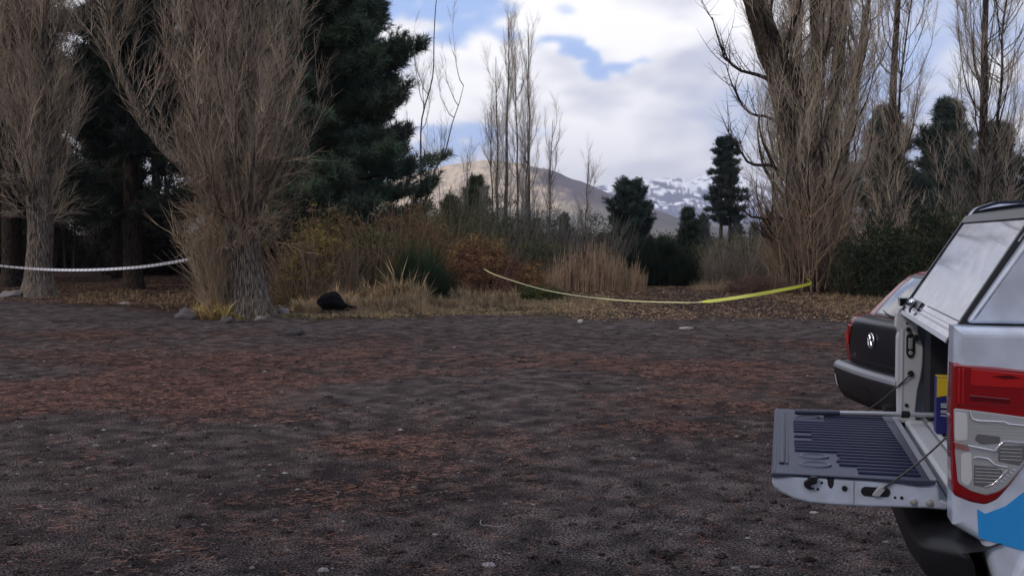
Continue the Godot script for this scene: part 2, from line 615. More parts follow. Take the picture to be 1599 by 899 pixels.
func make_small_meshes() -> void:
	for k in 5:
		var s := Shape.new()
		var main := shoot(s, Vector3.ZERO, Vector3.UP, 1.0, 0.0068, Vector3.ZERO, 0.05, 6)
		for q in 9:
			var t := rf(0.08, 0.85)
			var p: Vector3 = main[0].lerp(main[6], t)
			p = main[int(t * 6)].lerp(main[int(t * 6) + 1], t * 6 - int(t * 6))
			var a := rf(0, TAU)
			var out := Vector3(cos(a), rf(0.7, 1.5), sin(a)).normalized()
			var side := shoot(s, p, out, rf(0.22, 0.55) * (1.1 - 0.5 * t), 0.0042, Vector3.UP * 0.8, 0.07, 4)
			if rng.randf() < 0.6:
				a += rf(-1, 1)
				shoot(s, side[2], Vector3(cos(a), 1.2, sin(a)).normalized(), rf(0.1, 0.25), 0.0028, Vector3.UP * 0.4, 0.08, 3)
		sprays.append(s.mesh())
	for k in 4:
		var s := Shape.new()
		for q in 6:
			var a := rf(0, TAU)
			shoot(s, Vector3(cos(a), 0, sin(a)) * rf(0, 0.05), Vector3(cos(a) * 0.25, 1, sin(a) * 0.25).normalized(), rf(0.35, 1.08), 0.0056, Vector3(rf(-0.5, 0.5), 0, rf(-0.5, 0.5)), 0.06, 5)
		whips.append(s.mesh())
	for k in 4:
		var s := Shape.new()
		for q in 5:
			var a := rf(0, TAU)
			var pts := shoot(s, Vector3(cos(a), 0, sin(a)) * rf(0, 0.09), Vector3(cos(a) * 0.05, 1, sin(a) * 0.05).normalized(), rf(0.4, 1.1), rf(0.005, 0.010), Vector3(rf(-0.1, 0.1), 0, rf(-0.1, 0.1)), 0.035, 5)
			for e in 3:
				var g := rf(0, TAU)
				shoot(s, pts[2 + e], Vector3(cos(g), 1.6, sin(g)).normalized(), rf(0.06, 0.2), 0.004, Vector3.UP * 0.3, 0.1, 2)
		stalks.append(s.mesh())
	for k in 4:
		var s := Shape.new()
		shoot(s, Vector3(0, -0.5, 0), Vector3.UP, 1.0, 0.02, Vector3.ZERO, 0.0, 1)
		for q in 64:
			var y := rf(-0.35, 0.55)
			var a := rf(0, TAU)
			var d := Vector3(cos(a), rf(0.1, 1.5), sin(a)).normalized()
			var w := d.cross(Vector3(rf(-1, 1), rf(-1, 1), rf(-1, 1))).normalized() * 0.018
			var b := Vector3(0, y, 0)
			s.tint = Color.WHITE * rf(0.75, 1.2)
			s.tri(b - w, b + w, b + d * rf(0.34, 0.52))
		tufts.append(s.mesh())
	for k in 4:
		var s := Shape.new()
		for q in 4:
			var a := rf(0, TAU)
			s.tint = Color(0.55, 0.45, 0.4)
			var pts := shoot(s, Vector3.ZERO, Vector3(cos(a), 0.9, sin(a)).normalized(), rf(0.7, 1.0), 0.009, Vector3(rf(-1, 1), 0, rf(-1, 1)), 0.15, 4)
			for e in 7:
				var p: Vector3 = pts[1 + e % 4].lerp(pts[e % 4], rf(0, 1))
				var u := Vector3(rf(-1, 1), rf(-0.7, 1), rf(-1, 1)).normalized()
				var w := u.cross(Vector3(rf(-1, 1), rf(-1, 1), rf(-1, 1))).normalized()
				var l := rf(0.10, 0.19)
				s.tint = Color.WHITE * rf(0.6, 1.3)
				var m := p + u * l * 0.5
				s.tri(p, m + w * l * 0.32, p + u * l)
				s.tri(p, p + u * l, m - w * l * 0.32 + u.cross(w) * l * 0.12)
		leafy.append(s.mesh())
	for k in 3:
		var s := Shape.new()
		for q in 22:
			var a := rf(0, TAU)
			var sp := rf(0.05, 0.38)
			s.tint = Color.WHITE * rf(0.65, 1.25)
			shoot(s, Vector3(cos(a), 0, sin(a)) * rf(0, 0.06), Vector3(cos(a) * sp, 1, sin(a) * sp).normalized(), rf(0.55, 1.0), 0.0055, Vector3(cos(a), 0, sin(a)) * rf(-0.1, 0.25), 0.04, 3)
		broomy.append(s.mesh())
	for k in 4:
		var s := Shape.new()
		for q in 16:
			var a := rf(0, TAU)
			var sp := rf(0.1, 0.8)
			var o := Vector3(cos(a), 0, sin(a))
			var side := Vector3(-sin(a), 0, cos(a)) * rf(0.008, 0.016)
			var base := o * rf(0, 0.12)
			var l := rf(0.5, 1.0)
			var mid := base + (o * sp * 0.4 + Vector3.UP).normalized() * l * 0.55
			var tip := mid + (o * sp * 1.3 + Vector3.UP * rf(0.1, 0.9)).normalized() * l * 0.45
			s.tint = Color.WHITE * rf(0.65, 1.3)
			s.quad(base - side, base + side, mid + side * 0.8, mid - side * 0.8)
			s.tri(mid - side * 0.8, mid + side * 0.8, tip)
		blades.append(s.mesh())

# a furrowed trunk: rings along a line of points, with ridges and a flare of roots at the foot
func bole(s: Shape, pts: Array, radii: Array, sides: int, ridge: float, flare: float, sd: float) -> void:
	var n := 0
	var fine := []
	var fr := []
	for i in pts.size() - 1:
		var steps := maxi(2, int((pts[i + 1] - pts[i]).length() / 0.16)) if ridge > 0.0 else 3
		for k in steps:
			var t := float(k) / steps
			var a: Vector3 = pts[maxi(i - 1, 0)]
			var d: Vector3 = pts[mini(i + 2, pts.size() - 1)]
			fine.append(pts[i].cubic_interpolate(pts[i + 1], a, d, t))
			fr.append(lerpf(radii[i], radii[i + 1], t))
	fine.append(pts[-1])
	fr.append(radii[-1])
	n = fine.size()
	s.sheet(n, sides, func(v: float, u: float) -> Vector3:
		var i := int(round(v * (n - 1)))
		var t: Vector3 = (fine[mini(i + 1, n - 1)] - fine[maxi(i - 1, 0)]).normalized()
		var x := t.cross(Vector3(0, 0.2, 1)).normalized()
		var z := x.cross(t)
		var g := u * TAU
		var p: Vector3 = fine[i]
		var y: float = p.y - fine[0].y
		var r: float = fr[i]
		var lobe := 0.5 + 0.5 * sin(g * 5.0 + sd) * cos(g * 2.0 + sd * 2.0)
		r *= 1.0 + flare * exp(-y / 0.32) * (0.35 + 0.9 * lobe)
		r *= 1.0 + ridge * (bumps.get_noise_3d(cos(g) * 300.0 + sd * 50.0, y * 40.0, sin(g) * 300.0) + 0.7 * bumps.get_noise_3d(cos(g) * 700.0, y * 130.0 + sd, sin(g) * 700.0))
		return p + (x * cos(g) + z * sin(g)) * r, true)

# how a limb runs: out from the stem, then bending upward
func limb_line(from: Vector3, az: float, out: float, rise: float, segs: int, wob: float) -> Array:
	var pts := []
	var o := Vector3(cos(az), 0, sin(az))
	var w := Vector3.ZERO
	for k in segs + 1:
		var t := float(k) / segs
		w += Vector3(rf(-1, 1), rf(-0.5, 0.5), rf(-1, 1)) * wob * (1.0 if k > 0 else 0.0)
		pts.append(from + o * out * (1.0 - pow(1.0 - t, 2.2)) + Vector3.UP * rise * pow(t, 1.25) + w)
	return pts

func twig_color(a: Color) -> Color:
	var k := rf(0.7, 1.3)
	return Color(a.r * k, a.g * k * rf(0.96, 1.03), a.b * k * rf(0.92, 1.04))

# a bare poplar. stems: arrays of points (own axes) with radii; o: options
func poplar(called: String, label: String, at: Vector3, stems: Array, o: Dictionary) -> Node3D:
	rng.seed = o.seed
	var t := thing(called, label, "tree", at, 0.0, o.get("group", ""))
	var col: Color = o.get("twig", Color(0.35, 0.29, 0.235))
	var bark: Material = M[o.get("bark", "poplar_bark")]
	var w := [Many.new(), Many.new(), Many.new(), Many.new(), Many.new()]
	var sc: float = o.get("size", 1.2)
	for i in stems.size():
		var s := Shape.new()
		bole(s, stems[i][0], stems[i][1], o.get("sides", 40) if i == 0 else 20, o.get("ridge", 0.10), o.get("flare", 0.5) if i == 0 or stems[i][0][0].y < 0.2 else 0.0, o.seed + i * 1.7)
		obj("trunk" if i == 0 else "stem", s, bark, t)
	var rest := Shape.new()
	var kept := 0
	for i in int(o.limbs):
		var st: Array = stems[rng.randi() % stems.size()]
		var h := rf(o.low, o.high)
		var k := 0
		while k < st[0].size() - 2 and st[0][k + 1].y < h:
			k += 1
		if st[0][k].y > h + 0.5:
			continue
		var f: float = clampf((h - st[0][k].y) / maxf(st[0][k + 1].y - st[0][k].y, 0.01), 0, 1)
		var p: Vector3 = st[0][k].lerp(st[0][k + 1], f)
		var r: float = lerpf(st[1][k], st[1][k + 1], f)
		var az := rf(0, TAU)
		var out: float = o.out * rf(0.45, 1.15) * lerpf(1.0, 0.6, clampf(h / 12.0, 0, 1))
		var rise: float = o.rise * rf(0.7, 1.2)
		var line := limb_line(p, az, out, rise, 7, 0.05)
		var r0 := clampf(r * rf(0.12, 0.28), 0.018, 0.085)
		var rad := []
		for q in 8:
			rad.append(r0 * (1.0 - 0.86 * q / 7.0))
		if kept < 36 and r0 > 0.03:
			var s := Shape.new()
			s.tube(line, rad, 7)
			obj("branch", s, bark, t)
			kept += 1
		else:
			rest.tube(line, rad, 5)
		var outv := Vector3(cos(az), 0, sin(az))
		for q in int(o.per_limb * rf(0.7, 1.3)):
			var e := rf(0.12, 1.0) * 6.99
			var pp: Vector3 = line[int(e)].lerp(line[int(e) + 1], e - int(e))
			var d: Vector3 = (line[int(e) + 1] - line[int(e)]).normalized()
			var g := rf(0, TAU)
			var dir := (d * 0.55 + Vector3.UP * 0.75 + Vector3(cos(g), 0, sin(g)) * rf(0.1, 0.55) + outv * 0.1).normalized()
			w[rng.randi() % 5].put(along(dir, rf(0, TAU), Vector3.ONE * sc * rf(0.65, 1.25)), pp, twig_color(col))
	if rest.v.size():
		obj("thin_branches", rest, bark, t).set_meta("kind", "stuff")
	# shoots straight from the stems
	for i in int(o.get("suckers", 0)):
		var st: Array = stems[rng.randi() % stems.size()]
		var h := rf(o.get("suck_low", 1.4), o.get("suck_high", 7.0))
		var k := 0
		while k < st[0].size() - 2 and st[0][k + 1].y < h:
			k += 1
		if st[0][k].y > h + 0.3:
			continue
		var f: float = clampf((h - st[0][k].y) / maxf(st[0][k + 1].y - st[0][k].y, 0.01), 0, 1)
		var g := rf(0, TAU)
		var ov := Vector3(cos(g), 0, sin(g))
		var p: Vector3 = st[0][k].lerp(st[0][k + 1], f) + ov * lerpf(st[1][k], st[1][k + 1], f) * 0.9
		w[rng.randi() % 5].put(along(ov * rf(0.25, 0.7) + Vector3.UP, rf(0, TAU), Vector3.ONE * sc * rf(0.8, 1.7)), p, twig_color(col))
	# a ragged skirt of short shoots round the top of the low bole
	for i in int(o.get("skirt", 0)):
		var g := rf(0, TAU)
		var ov := Vector3(cos(g), 0, sin(g))
		var y := lerpf(o.skirt_low, o.skirt_high, pow(rng.randf(), 1.3))
		var p: Vector3 = stems[0][0][0].lerp(stems[0][0][4], clampf(y / 2.3, 0, 1)) + ov * rf(0.3, 0.62)
		p.y = y
		w[rng.randi() % 5].put(along(ov * rf(0.3, 1.2) + Vector3.UP * rf(-0.25, 1.2) + Vector3(rf(-0.4, 0.4), 0, rf(-0.4, 0.4)), rf(0, TAU), Vector3.ONE * rf(0.5, 1.3)), p, twig_color(o.get("foot_col", col)))
	# shoots from the foot
	for i in int(o.get("foot", 0)):
		var g: float = o.get("foot_side", 0.0) + rf(-1, 1) * o.get("foot_arc", PI)
		var ov := Vector3(cos(g), 0, sin(g))
		var p: Vector3 = ov * rf(o.get("foot_in", 0.4), o.get("foot_out", 0.8)) + Vector3.UP * rf(-0.05, 0.5)
		w[rng.randi() % 5].put(along(ov * rf(0.02, o.get("foot_lean", 0.35)) + Vector3(rf(-0.18, 0.18), 1, rf(-0.18, 0.18)), rf(0, TAU), Vector3.ONE * rf(0.6, o.get("foot_tall", 2.2))), p, twig_color(o.get("foot_col", col)))
	for i in 5:
		if w[i].count:
			many("twigs", w[i], sprays[i], M.twig, t)
	return t

# a pine: trunk, boughs that droop and turn up, needle tufts along their side shoots
func pine(called: String, label: String, at: Vector3, o: Dictionary) -> Node3D:
	rng.seed = o.seed
	var t := thing(called, label, "tree", at, 0.0, o.get("group", ""))
	var hh: float = o.tall
	var r0: float = o.get("trunk", 0.25)
	var lean: Vector3 = o.get("lean", Vector3.ZERO)
	var boles: Array = o.get("boles", [Vector3.ZERO])
	for b in boles:
		var s := Shape.new()
		var pts := []
		var rad := []
		for k in 6:
			var f := k / 5.0
			pts.append(b * (1.0 - f * 0.4) + lean * f + Vector3(rf(-1, 1), 0, rf(-1, 1)) * 0.008 * hh * f + Vector3.UP * hh * f)
			rad.append(r0 * (1.0 - 0.9 * f))
		bole(s, pts, rad, 16, 0.05 if o.get("near", false) else 0.0, 0.35, o.seed)
		obj("trunk", s, M.pine_bark, t)
	var wood := Shape.new()
	var w := [Many.new(), Many.new(), Many.new(), Many.new()]
	var col: Color = o.get("color", Color(0.030, 0.048, 0.040))
	var sz: float = o.get("tuft", 0.5)
	var kept := 0
	var n := int(o.boughs)
	for i in n:
		var f := (i + rf(0, 0.9)) / n
		var y := lerpf(o.base, hh * 0.985, f)
		var shape: float = o.profile.call(f) if o.has("profile") else pow(1.0 - f, 0.7) * (0.55 + 0.45 * smoothstep(0.0, 0.2, f)) + 0.06
		var az := i * 2.4 + rf(-0.5, 0.5)
		var l: float = o.radius * shape * rf(0.58, 1.18)
		if o.has("side"):
			l = minf(l, o.radius) * (1.0 + o.side.z * cos(az - atan2(o.side.y, o.side.x)))
		var ov := Vector3(cos(az), 0, sin(az))
		var from: Vector3 = lean * (y / hh) + Vector3.UP * y + boles[i % boles.size()] * (1.0 - 0.4 * y / hh)
		var rise: float = o.get("rise", 0.12) * l * lerpf(0.3, 2.2, f)
		var pts := []
		var rad := []
		for k in 6:
			var e := k / 5.0
			pts.append(from + ov * l * e + Vector3.UP * (rise * e - o.get("droop", 0.25) * l * e * (1.0 - e) * 1.6) + Vector3(rf(-1, 1), rf(-1, 1), rf(-1, 1)) * 0.04 * l * e)
			rad.append(maxf(0.008, r0 * 0.28 * (1.0 - f * 0.6) * (1.0 - 0.85 * e)))
		if kept < 40 and l > 1.2 and o.get("near", false):
			var s := Shape.new()
			s.tube(pts, rad, 6)
			obj("bough", s, M.pine_bark, t)
			kept += 1
		else:
			wood.tube(pts, rad, 4)
		var subs := int(o.get("subs", 6))
		for q in subs:
			var e := lerpf(o.get("bare", 0.3), 1.0, (q + rf(0, 0.9)) / subs) * 4.99
			var p: Vector3 = pts[int(e)].lerp(pts[int(e) + 1], e - int(e))
			var sl := l * rf(0.16, 0.34) * (1.25 - e / 5.0)
			var g := az + rf(0.5, 1.2) * (1 if q % 2 else -1)
			var sv := Vector3(cos(g), rf(0.0, 0.45), sin(g)).normalized()
			wood.tube([p, p + sv * sl], [0.012, 0.005], 3)
			var shade := rf(0.72, 1.3)
			var cc := Color(col.r * shade * rf(0.9, 1.25), col.g * shade, col.b * shade * rf(0.85, 1.1))
			for u in int(o.get("per", 6)):
				var m := sqrt(rf(0.08, 1.15))
				var pp := p + sv * sl * m + Vector3(rf(-1, 1), rf(-0.5, 0.9), rf(-1, 1)).normalized() * sz * rf(0.1, 0.6)
				w[rng.randi() % 4].put(along(sv * 0.7 + Vector3(rf(-0.6, 0.6), rf(0.1, 0.9), rf(-0.6, 0.6)), rf(0, TAU), Vector3.ONE * sz * rf(0.7, 1.3)), pp, cc)
	if wood.v.size():
		obj("thin_boughs", wood, M.pine_bark, t).set_meta("kind", "stuff")
	for i in 4:
		if w[i].count:
			many("crown", w[i], tufts[i], M.needle, t)
	return t

# a bush that fills a lumpy half-dome: stems from the foot and foliage through the volume
func bush(called: String, label: String, category: String, at: Vector3, size: Vector3, o: Dictionary) -> Node3D:
	rng.seed = o.seed
	var t := thing(called, label, category, at, 0.0, o.get("group", ""))
	var sd: float = o.seed * 3.7
	if o.has("stems"):
		var w := [Many.new(), Many.new(), Many.new(), Many.new()]
		for i in int(o.stems):
			var a := rf(0, TAU)
			var q := sqrt(rng.randf()) * 0.8
			var p := Vector3(cos(a) * size.x * q, 0, sin(a) * size.z * q)
			var h: float = size.y * rf(0.55, 1.05) * sqrt(maxf(0.15, 1.0 - q * q * 0.8)) * o.get("stem_tall", 1.0)
			w[rng.randi() % 4].put(along(Vector3(cos(a) * q, 0, sin(a) * q) * o.get("spread", 0.5) + Vector3(rf(-1, 1), 0, rf(-1, 1)) * o.get("mess", 0.15) + Vector3.UP, rf(0, TAU), Vector3(h, h, h) * o.get("stem_thick", Vector3.ONE)), p, twig_color(o.stem_col))
		for i in 4:
			if w[i].count:
				many("stems", w[i], (broomy[i % 3] if o.get("broom", false) else stalks[i] if o.get("stalks", false) else whips[i]) if not o.get("spray", false) else sprays[i], M.twig, t)
	if o.has("leaves"):
		var w := [Many.new(), Many.new(), Many.new(), Many.new()]
		var k := 0
		while k < int(o.leaves):
			var a := rf(0, TAU)
			var e := asin(rf(-0.25, 1.0))
			var q := pow(rng.randf(), 0.42)
			var d := Vector3(cos(a) * cos(e), sin(e), sin(a) * cos(e))
			var lump := 0.78 + 0.5 * bumps.get_noise_3d(d.x * 160.0 + sd, d.y * 160.0, d.z * 160.0)
			var p := d * q * lump
			p = Vector3(p.x * size.x, maxf(p.y + o.get("lift", 0.1), 0.02) * size.y / (1.0 + o.get("lift", 0.1)), p.z * size.z)
			k += 1
			var cl: float = bumps.get_noise_3d(p.x * 120.0 + sd, p.y * 120.0, p.z * 120.0)
			var c: Color = o.leaf_col.lerp(o.get("leaf_col2", o.leaf_col), clampf(0.5 + cl * 1.6 + rf(-0.35, 0.35), 0, 1))
			w[rng.randi() % 4].put(along(d * 0.6 + Vector3(rf(-0.5, 0.5), rf(0.2, 1.0), rf(-0.5, 0.5)), rf(0, TAU), Vector3.ONE * o.get("leaf_size", 0.35) * rf(0.6, 1.3)), p, twig_color(c))
		var set_ := leafy
		if o.get("needles", false):
			set_ = tufts
		elif o.get("broom_leaf", false):
			set_ = [broomy[0], broomy[1], broomy[2], broomy[0]]
		for i in 4:
			if w[i].count:
				many("foliage", w[i], set_[i], M.leaf, t)
	return t

# ---------------------------------------------------------------- the trees and thickets, each where it stands
func straight(from: Vector3, to: Vector3, r0: float, r1: float, n := 6, wob := 0.08) -> Array:
	var pts := []
	var rad := []
	for k in n + 1:
		var t := float(k) / n
		pts.append(from.lerp(to, t) + (Vector3(rf(-1, 1), 0, rf(-1, 1)) * wob if k > 0 else Vector3.ZERO))
		rad.append(lerpf(r0, r1, pow(t, 0.8)))
	return [pts, rad]

func make_poplars() -> void:
	rng.seed = 71
	# the big one left of the middle: a thick low bole that forks at head height
	var bole1 := [[Vector3(0.0, -0.1, 0), Vector3(-0.03, 0.5, 0), Vector3(-0.08, 1.1, 0), Vector3(-0.12, 1.7, 0), Vector3(-0.16, 2.3, 0.02), Vector3(-0.18, 3.6, 0), Vector3(-0.2, 6.5, -0.1), Vector3(-0.1, 11.0, 0), Vector3(0, 16.0, 0)], [0.44, 0.40, 0.37, 0.37, 0.36, 0.22, 0.18, 0.11, 0.02]]
	var f1 := straight(Vector3(-0.25, 1.9, 0.0), Vector3(-0.95, 14.0, 0.4), 0.24, 0.03, 7, 0.08)
	var f2 := straight(Vector3(-0.1, 2.0, 0.1), Vector3(0.55, 13.0, -0.3), 0.19, 0.03, 7, 0.1)
	var f3 := straight(Vector3(-0.3, 1.7, 0.05), Vector3(-3.4, 9.0, 0.9), 0.15, 0.02, 7, 0.12)
	f3[0][2] += Vector3(-0.35, -0.3, 0)
	f3[0][3] += Vector3(-0.55, -0.3, 0)
	f3[0][4] += Vector3(-0.5, -0.2, 0)
	var t := poplar("poplar_tree", "huge bare poplar with a thick furrowed stump-like trunk beside a grey rock", Vector3(-5.45, 0, -22.4), [bole1, f1, f2, f3],
		{"seed": 5, "limbs": 140, "low": 1.5, "high": 8.0, "out": 1.5, "rise": 2.7, "per_limb": 12, "size": 0.95, "suckers": 330, "suck_low": 1.45, "suck_high": 8.0, "skirt": 230, "skirt_low": 1.35, "skirt_high": 3.4, "sides": 72, "ridge": 0.13, "flare": 0.55,
		"foot": 105, "foot_side": 3.05, "foot_arc": 0.8, "foot_in": 0.4, "foot_out": 0.9, "foot_lean": 0.38, "foot_tall": 2.1, "twig": Color(0.35, 0.278, 0.218), "foot_col": Color(0.29, 0.22, 0.155), "group": "bare poplars"})
	# a few pale shoots that arch down on its right
	rng.seed = 77
	var droop := Shape.new()
	for k in 7:
		var pts := []
		var rad := []
		var y0 := rf(3.4, 4.3)
		var reach := rf(0.7, 1.25)
		for q in 8:
			var e := q / 7.0
			pts.append(Vector3(0.35 + reach * sin(e * PI * 0.8), y0 - 2.1 * e * e * rf(0.9, 1.05), 0.3 + rf(-0.02, 0.02)))
			rad.append(0.012 * (1.0 - 0.7 * e))
		droop.tube(pts, rad, 4)
	obj("drooping_shoots", droop, M.pale_bark, t).set_meta("kind", "stuff")

	# withered leaves still clinging low in its crown
	var cling := Many.new()
	for k in 260:
		var a := rf(0, TAU)
		var q := rf(0.3, 1.1)
		cling.put(along(Vector3(rf(-1, 1), rf(-1, 1), rf(-1, 1)), rf(0, TAU), Vector3.ONE * rf(0.10, 0.2)), Vector3(cos(a) * q - 0.15, rf(1.35, 3.2), sin(a) * q), twig_color(Color(0.24, 0.16, 0.11)))
	many("clinging_leaves", cling, leafy[0], M.leaf, t)

	var b2 := [[Vector3(0, -0.1, 0), Vector3(0, 0.7, 0), Vector3(0.05, 1.6, 0), Vector3(0.07, 2.6, 0), Vector3(0.1, 4.6, 0), Vector3(0.15, 8.0, 0), Vector3(0.1, 17.0, 0)], [0.40, 0.34, 0.33, 0.33, 0.24, 0.18, 0.02]]
	rng.seed = 12
	poplar("poplar_tree", "bare poplar by the pale stone, striped tape passing in front of its trunk", Vector3(-13.15, 0, -30.2), [b2, straight(Vector3(0, 1.7, 0), Vector3(-0.8, 14, 0.3), 0.2, 0.02, 7, 0.1), straight(Vector3(0.05, 2.0, 0), Vector3(0.75, 14, 0.2), 0.2, 0.02, 7, 0.1)],
		{"seed": 9, "limbs": 85, "low": 1.9, "high": 10.0, "out": 1.25, "skirt": 60, "skirt_low": 2.0, "skirt_high": 3.4, "rise": 2.6, "per_limb": 11, "size": 1.15, "suckers": 130, "suck_low": 2.0, "suck_high": 9.0, "sides": 56, "ridge": 0.12, "flare": 0.8, "twig": Color(0.35, 0.278, 0.218), "group": "bare poplars"})

	# the great clump on the right: several stems from one foot
	rng.seed = 31
	var main := [[Vector3(0, -0.1, 0), Vector3(-0.02, 1.0, 0), Vector3(-0.1, 2.2, 0), Vector3(-0.35, 4.2, 0), Vector3(-0.95, 6.6, 0.1), Vector3(-1.75, 9.0, 0.1), Vector3(-2.4, 12.5, 0), Vector3(-2.6, 17, 0)], [0.58, 0.48, 0.44, 0.41, 0.38, 0.34, 0.18, 0.03]]
	var s2 := straight(Vector3(0.05, 0, 0.2), Vector3(0.3, 18, 0.2), 0.40, 0.05, 8, 0.08)
	var s3 := straight(Vector3(0.25, 0, 0), Vector3(1.5, 17, 0.4), 0.34, 0.04, 8, 0.1)
	var s4 := straight(Vector3(-0.3, 0, 0.2), Vector3(-0.7, 16, 0.5), 0.30, 0.04, 8, 0.1)
	var s5 := straight(Vector3(0.5, 0.1, 0.1), Vector3(2.6, 14, 0.2), 0.16, 0.02, 8, 0.12)
	t = poplar("poplar_tree", "great many-stemmed bare poplar clump with dark leaning stems beside the yellow tape", Vector3(9.0, 0, -33.2), [main, s2, s3, s4, s5],
		{"seed": 15, "limbs": 140, "low": 0.6, "high": 10.0, "out": 1.6, "rise": 3.0, "per_limb": 14, "size": 1.3, "suckers": 330, "suck_low": 0.5, "suck_high": 9.5, "sides": 44, "ridge": 0.12, "flare": 0.3, "bark": "dark_bark",
		"foot": 240, "foot_in": 0.3, "foot_out": 1.1, "foot_lean": 0.28, "foot_tall": 3.4, "foot_col": Color(0.27, 0.20, 0.15), "twig": Color(0.40, 0.335, 0.27), "group": "bare poplars"})
	# bare crooked limbs reaching out on its left
	for e in [[3.6, -1.9, 0.95, 0.07, 4], [2.1, -2.0, 0.5, 0.06, 6], [1.5, -1.3, 0.35, 0.05, 8], [6.2, -2.1, 1.5, 0.07, 2], [5.0, -1.8, 1.4, 0.05, 9]]:
		rng.seed = 50 + int(e[4])
		var s := Shape.new()
		var x0: float = -0.25 - 0.12 * e[0]
		var p := Vector3(x0, e[0], 0.3)
		var pts := []
		var rad := []
		for q in 9:
			var f := q / 8.0
			pts.append(p + Vector3(e[1] * pow(f, 0.85), e[2] * (f * f * 1.2 + 0.12 * sin(f * 7.0)), 0.3 * f) + Vector3(rf(-1, 1), rf(-1, 1), rf(-1, 1)) * 0.05)
			rad.append(e[3] * (1.0 - 0.75 * f))
		s.tube(pts, rad, 7)
		for q in 16:
			var f := rf(0.25, 1.0) * 7.99
			var b: Vector3 = pts[int(f)].lerp(pts[int(f) + 1], f - int(f))
			var mid := shoot(s, b, Vector3(rf(-0.9, 0.3), rf(0.3, 1), rf(-0.4, 0.4)).normalized(), rf(0.5, 1.5), 0.016, Vector3.UP * 0.7, 0.16, 5)
			for u in 3:
				shoot(s, mid[1 + u], Vector3(rf(-1, 1), rf(-0.1, 1), rf(-0.5, 0.5)).normalized(), rf(0.25, 0.7), 0.008, Vector3.UP * 0.3, 0.2, 4)
		obj("crooked_limb", s, M.dark_bark, t)

	for e in [
		[Vector3(15.3, 0, -45.0), 18.0, 0.26, 21, "slim bare poplar rising just right of the great poplar clump", 1.1, 42, Vector3(0.7, 0, 0)],
		[Vector3(16.35, 0, -38.2), 17.0, 0.21, 23, "straight bare poplar with a single dark stem above the pickup canopy", 0.95, 64, Vector3(0.1, 0, 0)]]:
		rng.seed = e[3]
		var up := straight(Vector3(0, -0.1, 0), Vector3(0, e[1], 0) + e[7], e[2], 0.03, 8, 0.08)
		poplar("poplar_tree", e[4], e[0], [up, straight(Vector3(0.1, 1.0, 0), Vector3(e[5], e[1] * 0.7, 0.3), 0.09, 0.02, 7, 0.12)],
			{"seed": e[3], "limbs": e[6], "low": 0.8, "high": 11.0, "out": 1.6, "rise": 3.3, "per_limb": 9, "size": 1.3, "sides": 18, "ridge": 0.05, "flare": 0.2, "bark": "dark_bark", "suckers": 70, "suck_low": 0.5, "suck_high": 8.0,
			"foot": 60, "foot_in": 0.2, "foot_out": 1.3, "foot_lean": 0.4, "foot_tall": 3.6, "group": "bare poplars"})
	# thin young poplars far behind the thicket
	for e in [[-0.36, -62.0, 14.0, 0.15, 34, 41, "tallest thin bare poplar behind the thicket, left of its twin"], [1.05, -62.5, 13.5, 0.14, 34, 42, "thin bare poplar behind the thicket, right of the tallest one"],
		[1.95, -60.0, 8.0, 0.07, 18, 43, "short bare young poplar on the right of the thin pair"], [-1.1, -61.0, 8.6, 0.07, 16, 44, "short bare young poplar on the left of the thin pair"],
		[0.35, -61.0, 11.5, 0.09, 24, 45, "young bare poplar standing between the thin pair"], [0.75, -59.0, 9.0, 0.07, 18, 53, "low bare young poplar at the foot of the thin pair's right stem"], [-0.8, -63.0, 12.0, 0.10, 24, 54, "thin bare poplar just left of the tallest one"], [3.4, -52.0, 5.2, 0.05, 9, 46, "slender bare sapling against the dark shoulder of the hill"],
		
		[-2.7, -60.0, 6.2, 0.05, 9, 49, "bare sapling beside the small pine below the hill"]]:
		rng.seed = e[5]
		var up := straight(Vector3(0, -0.1, 0), Vector3(rf(-0.2, 0.3), e[2], 0), e[3], 0.012, 8, 0.05)
		poplar("young_poplar", e[6], Vector3(e[0], 0, e[1]), [up], {"seed": e[5], "limbs": e[4], "low": e[2] * 0.12, "high": e[2] * 0.92, "out": 0.62 * minf(1.0, e[2] / 10.0), "rise": 1.9 * minf(1.0, e[2] / 9.0), "per_limb": 9, "size": 1.0, "sides": 10, "ridge": 0.0, "flare": 0.1,
			"bark": "pale_bark", "twig": Color(0.40, 0.35, 0.32), "group": "young bare poplars behind the thicket"})
	# a leafless crooked tree half behind the big pine
	rng.seed = 61
	var st := straight(Vector3(0, -0.1, 0), Vector3(1.2, 12.5, 0), 0.05, 0.012, 8, 0.2)
	var sb := straight(Vector3(0.2, 2.2, 0), Vector3(2.1, 7.4, 0.2), 0.05, 0.01, 8, 0.16)
	poplar("bare_tree", "leafless open tree showing beyond the right edge of the big pine", Vector3(-3.9, 0, -42.0), [st, sb], {"seed": 62, "limbs": 18, "low": 2.5, "high": 12.0, "out": 0.9, "rise": 2.2, "per_limb": 6, "size": 0.9, "sides": 12, "ridge": 0.0, "flare": 0.1, "bark": "poplar_bark", "twig": Color(0.22, 0.18, 0.16)})
	rng.seed = 64
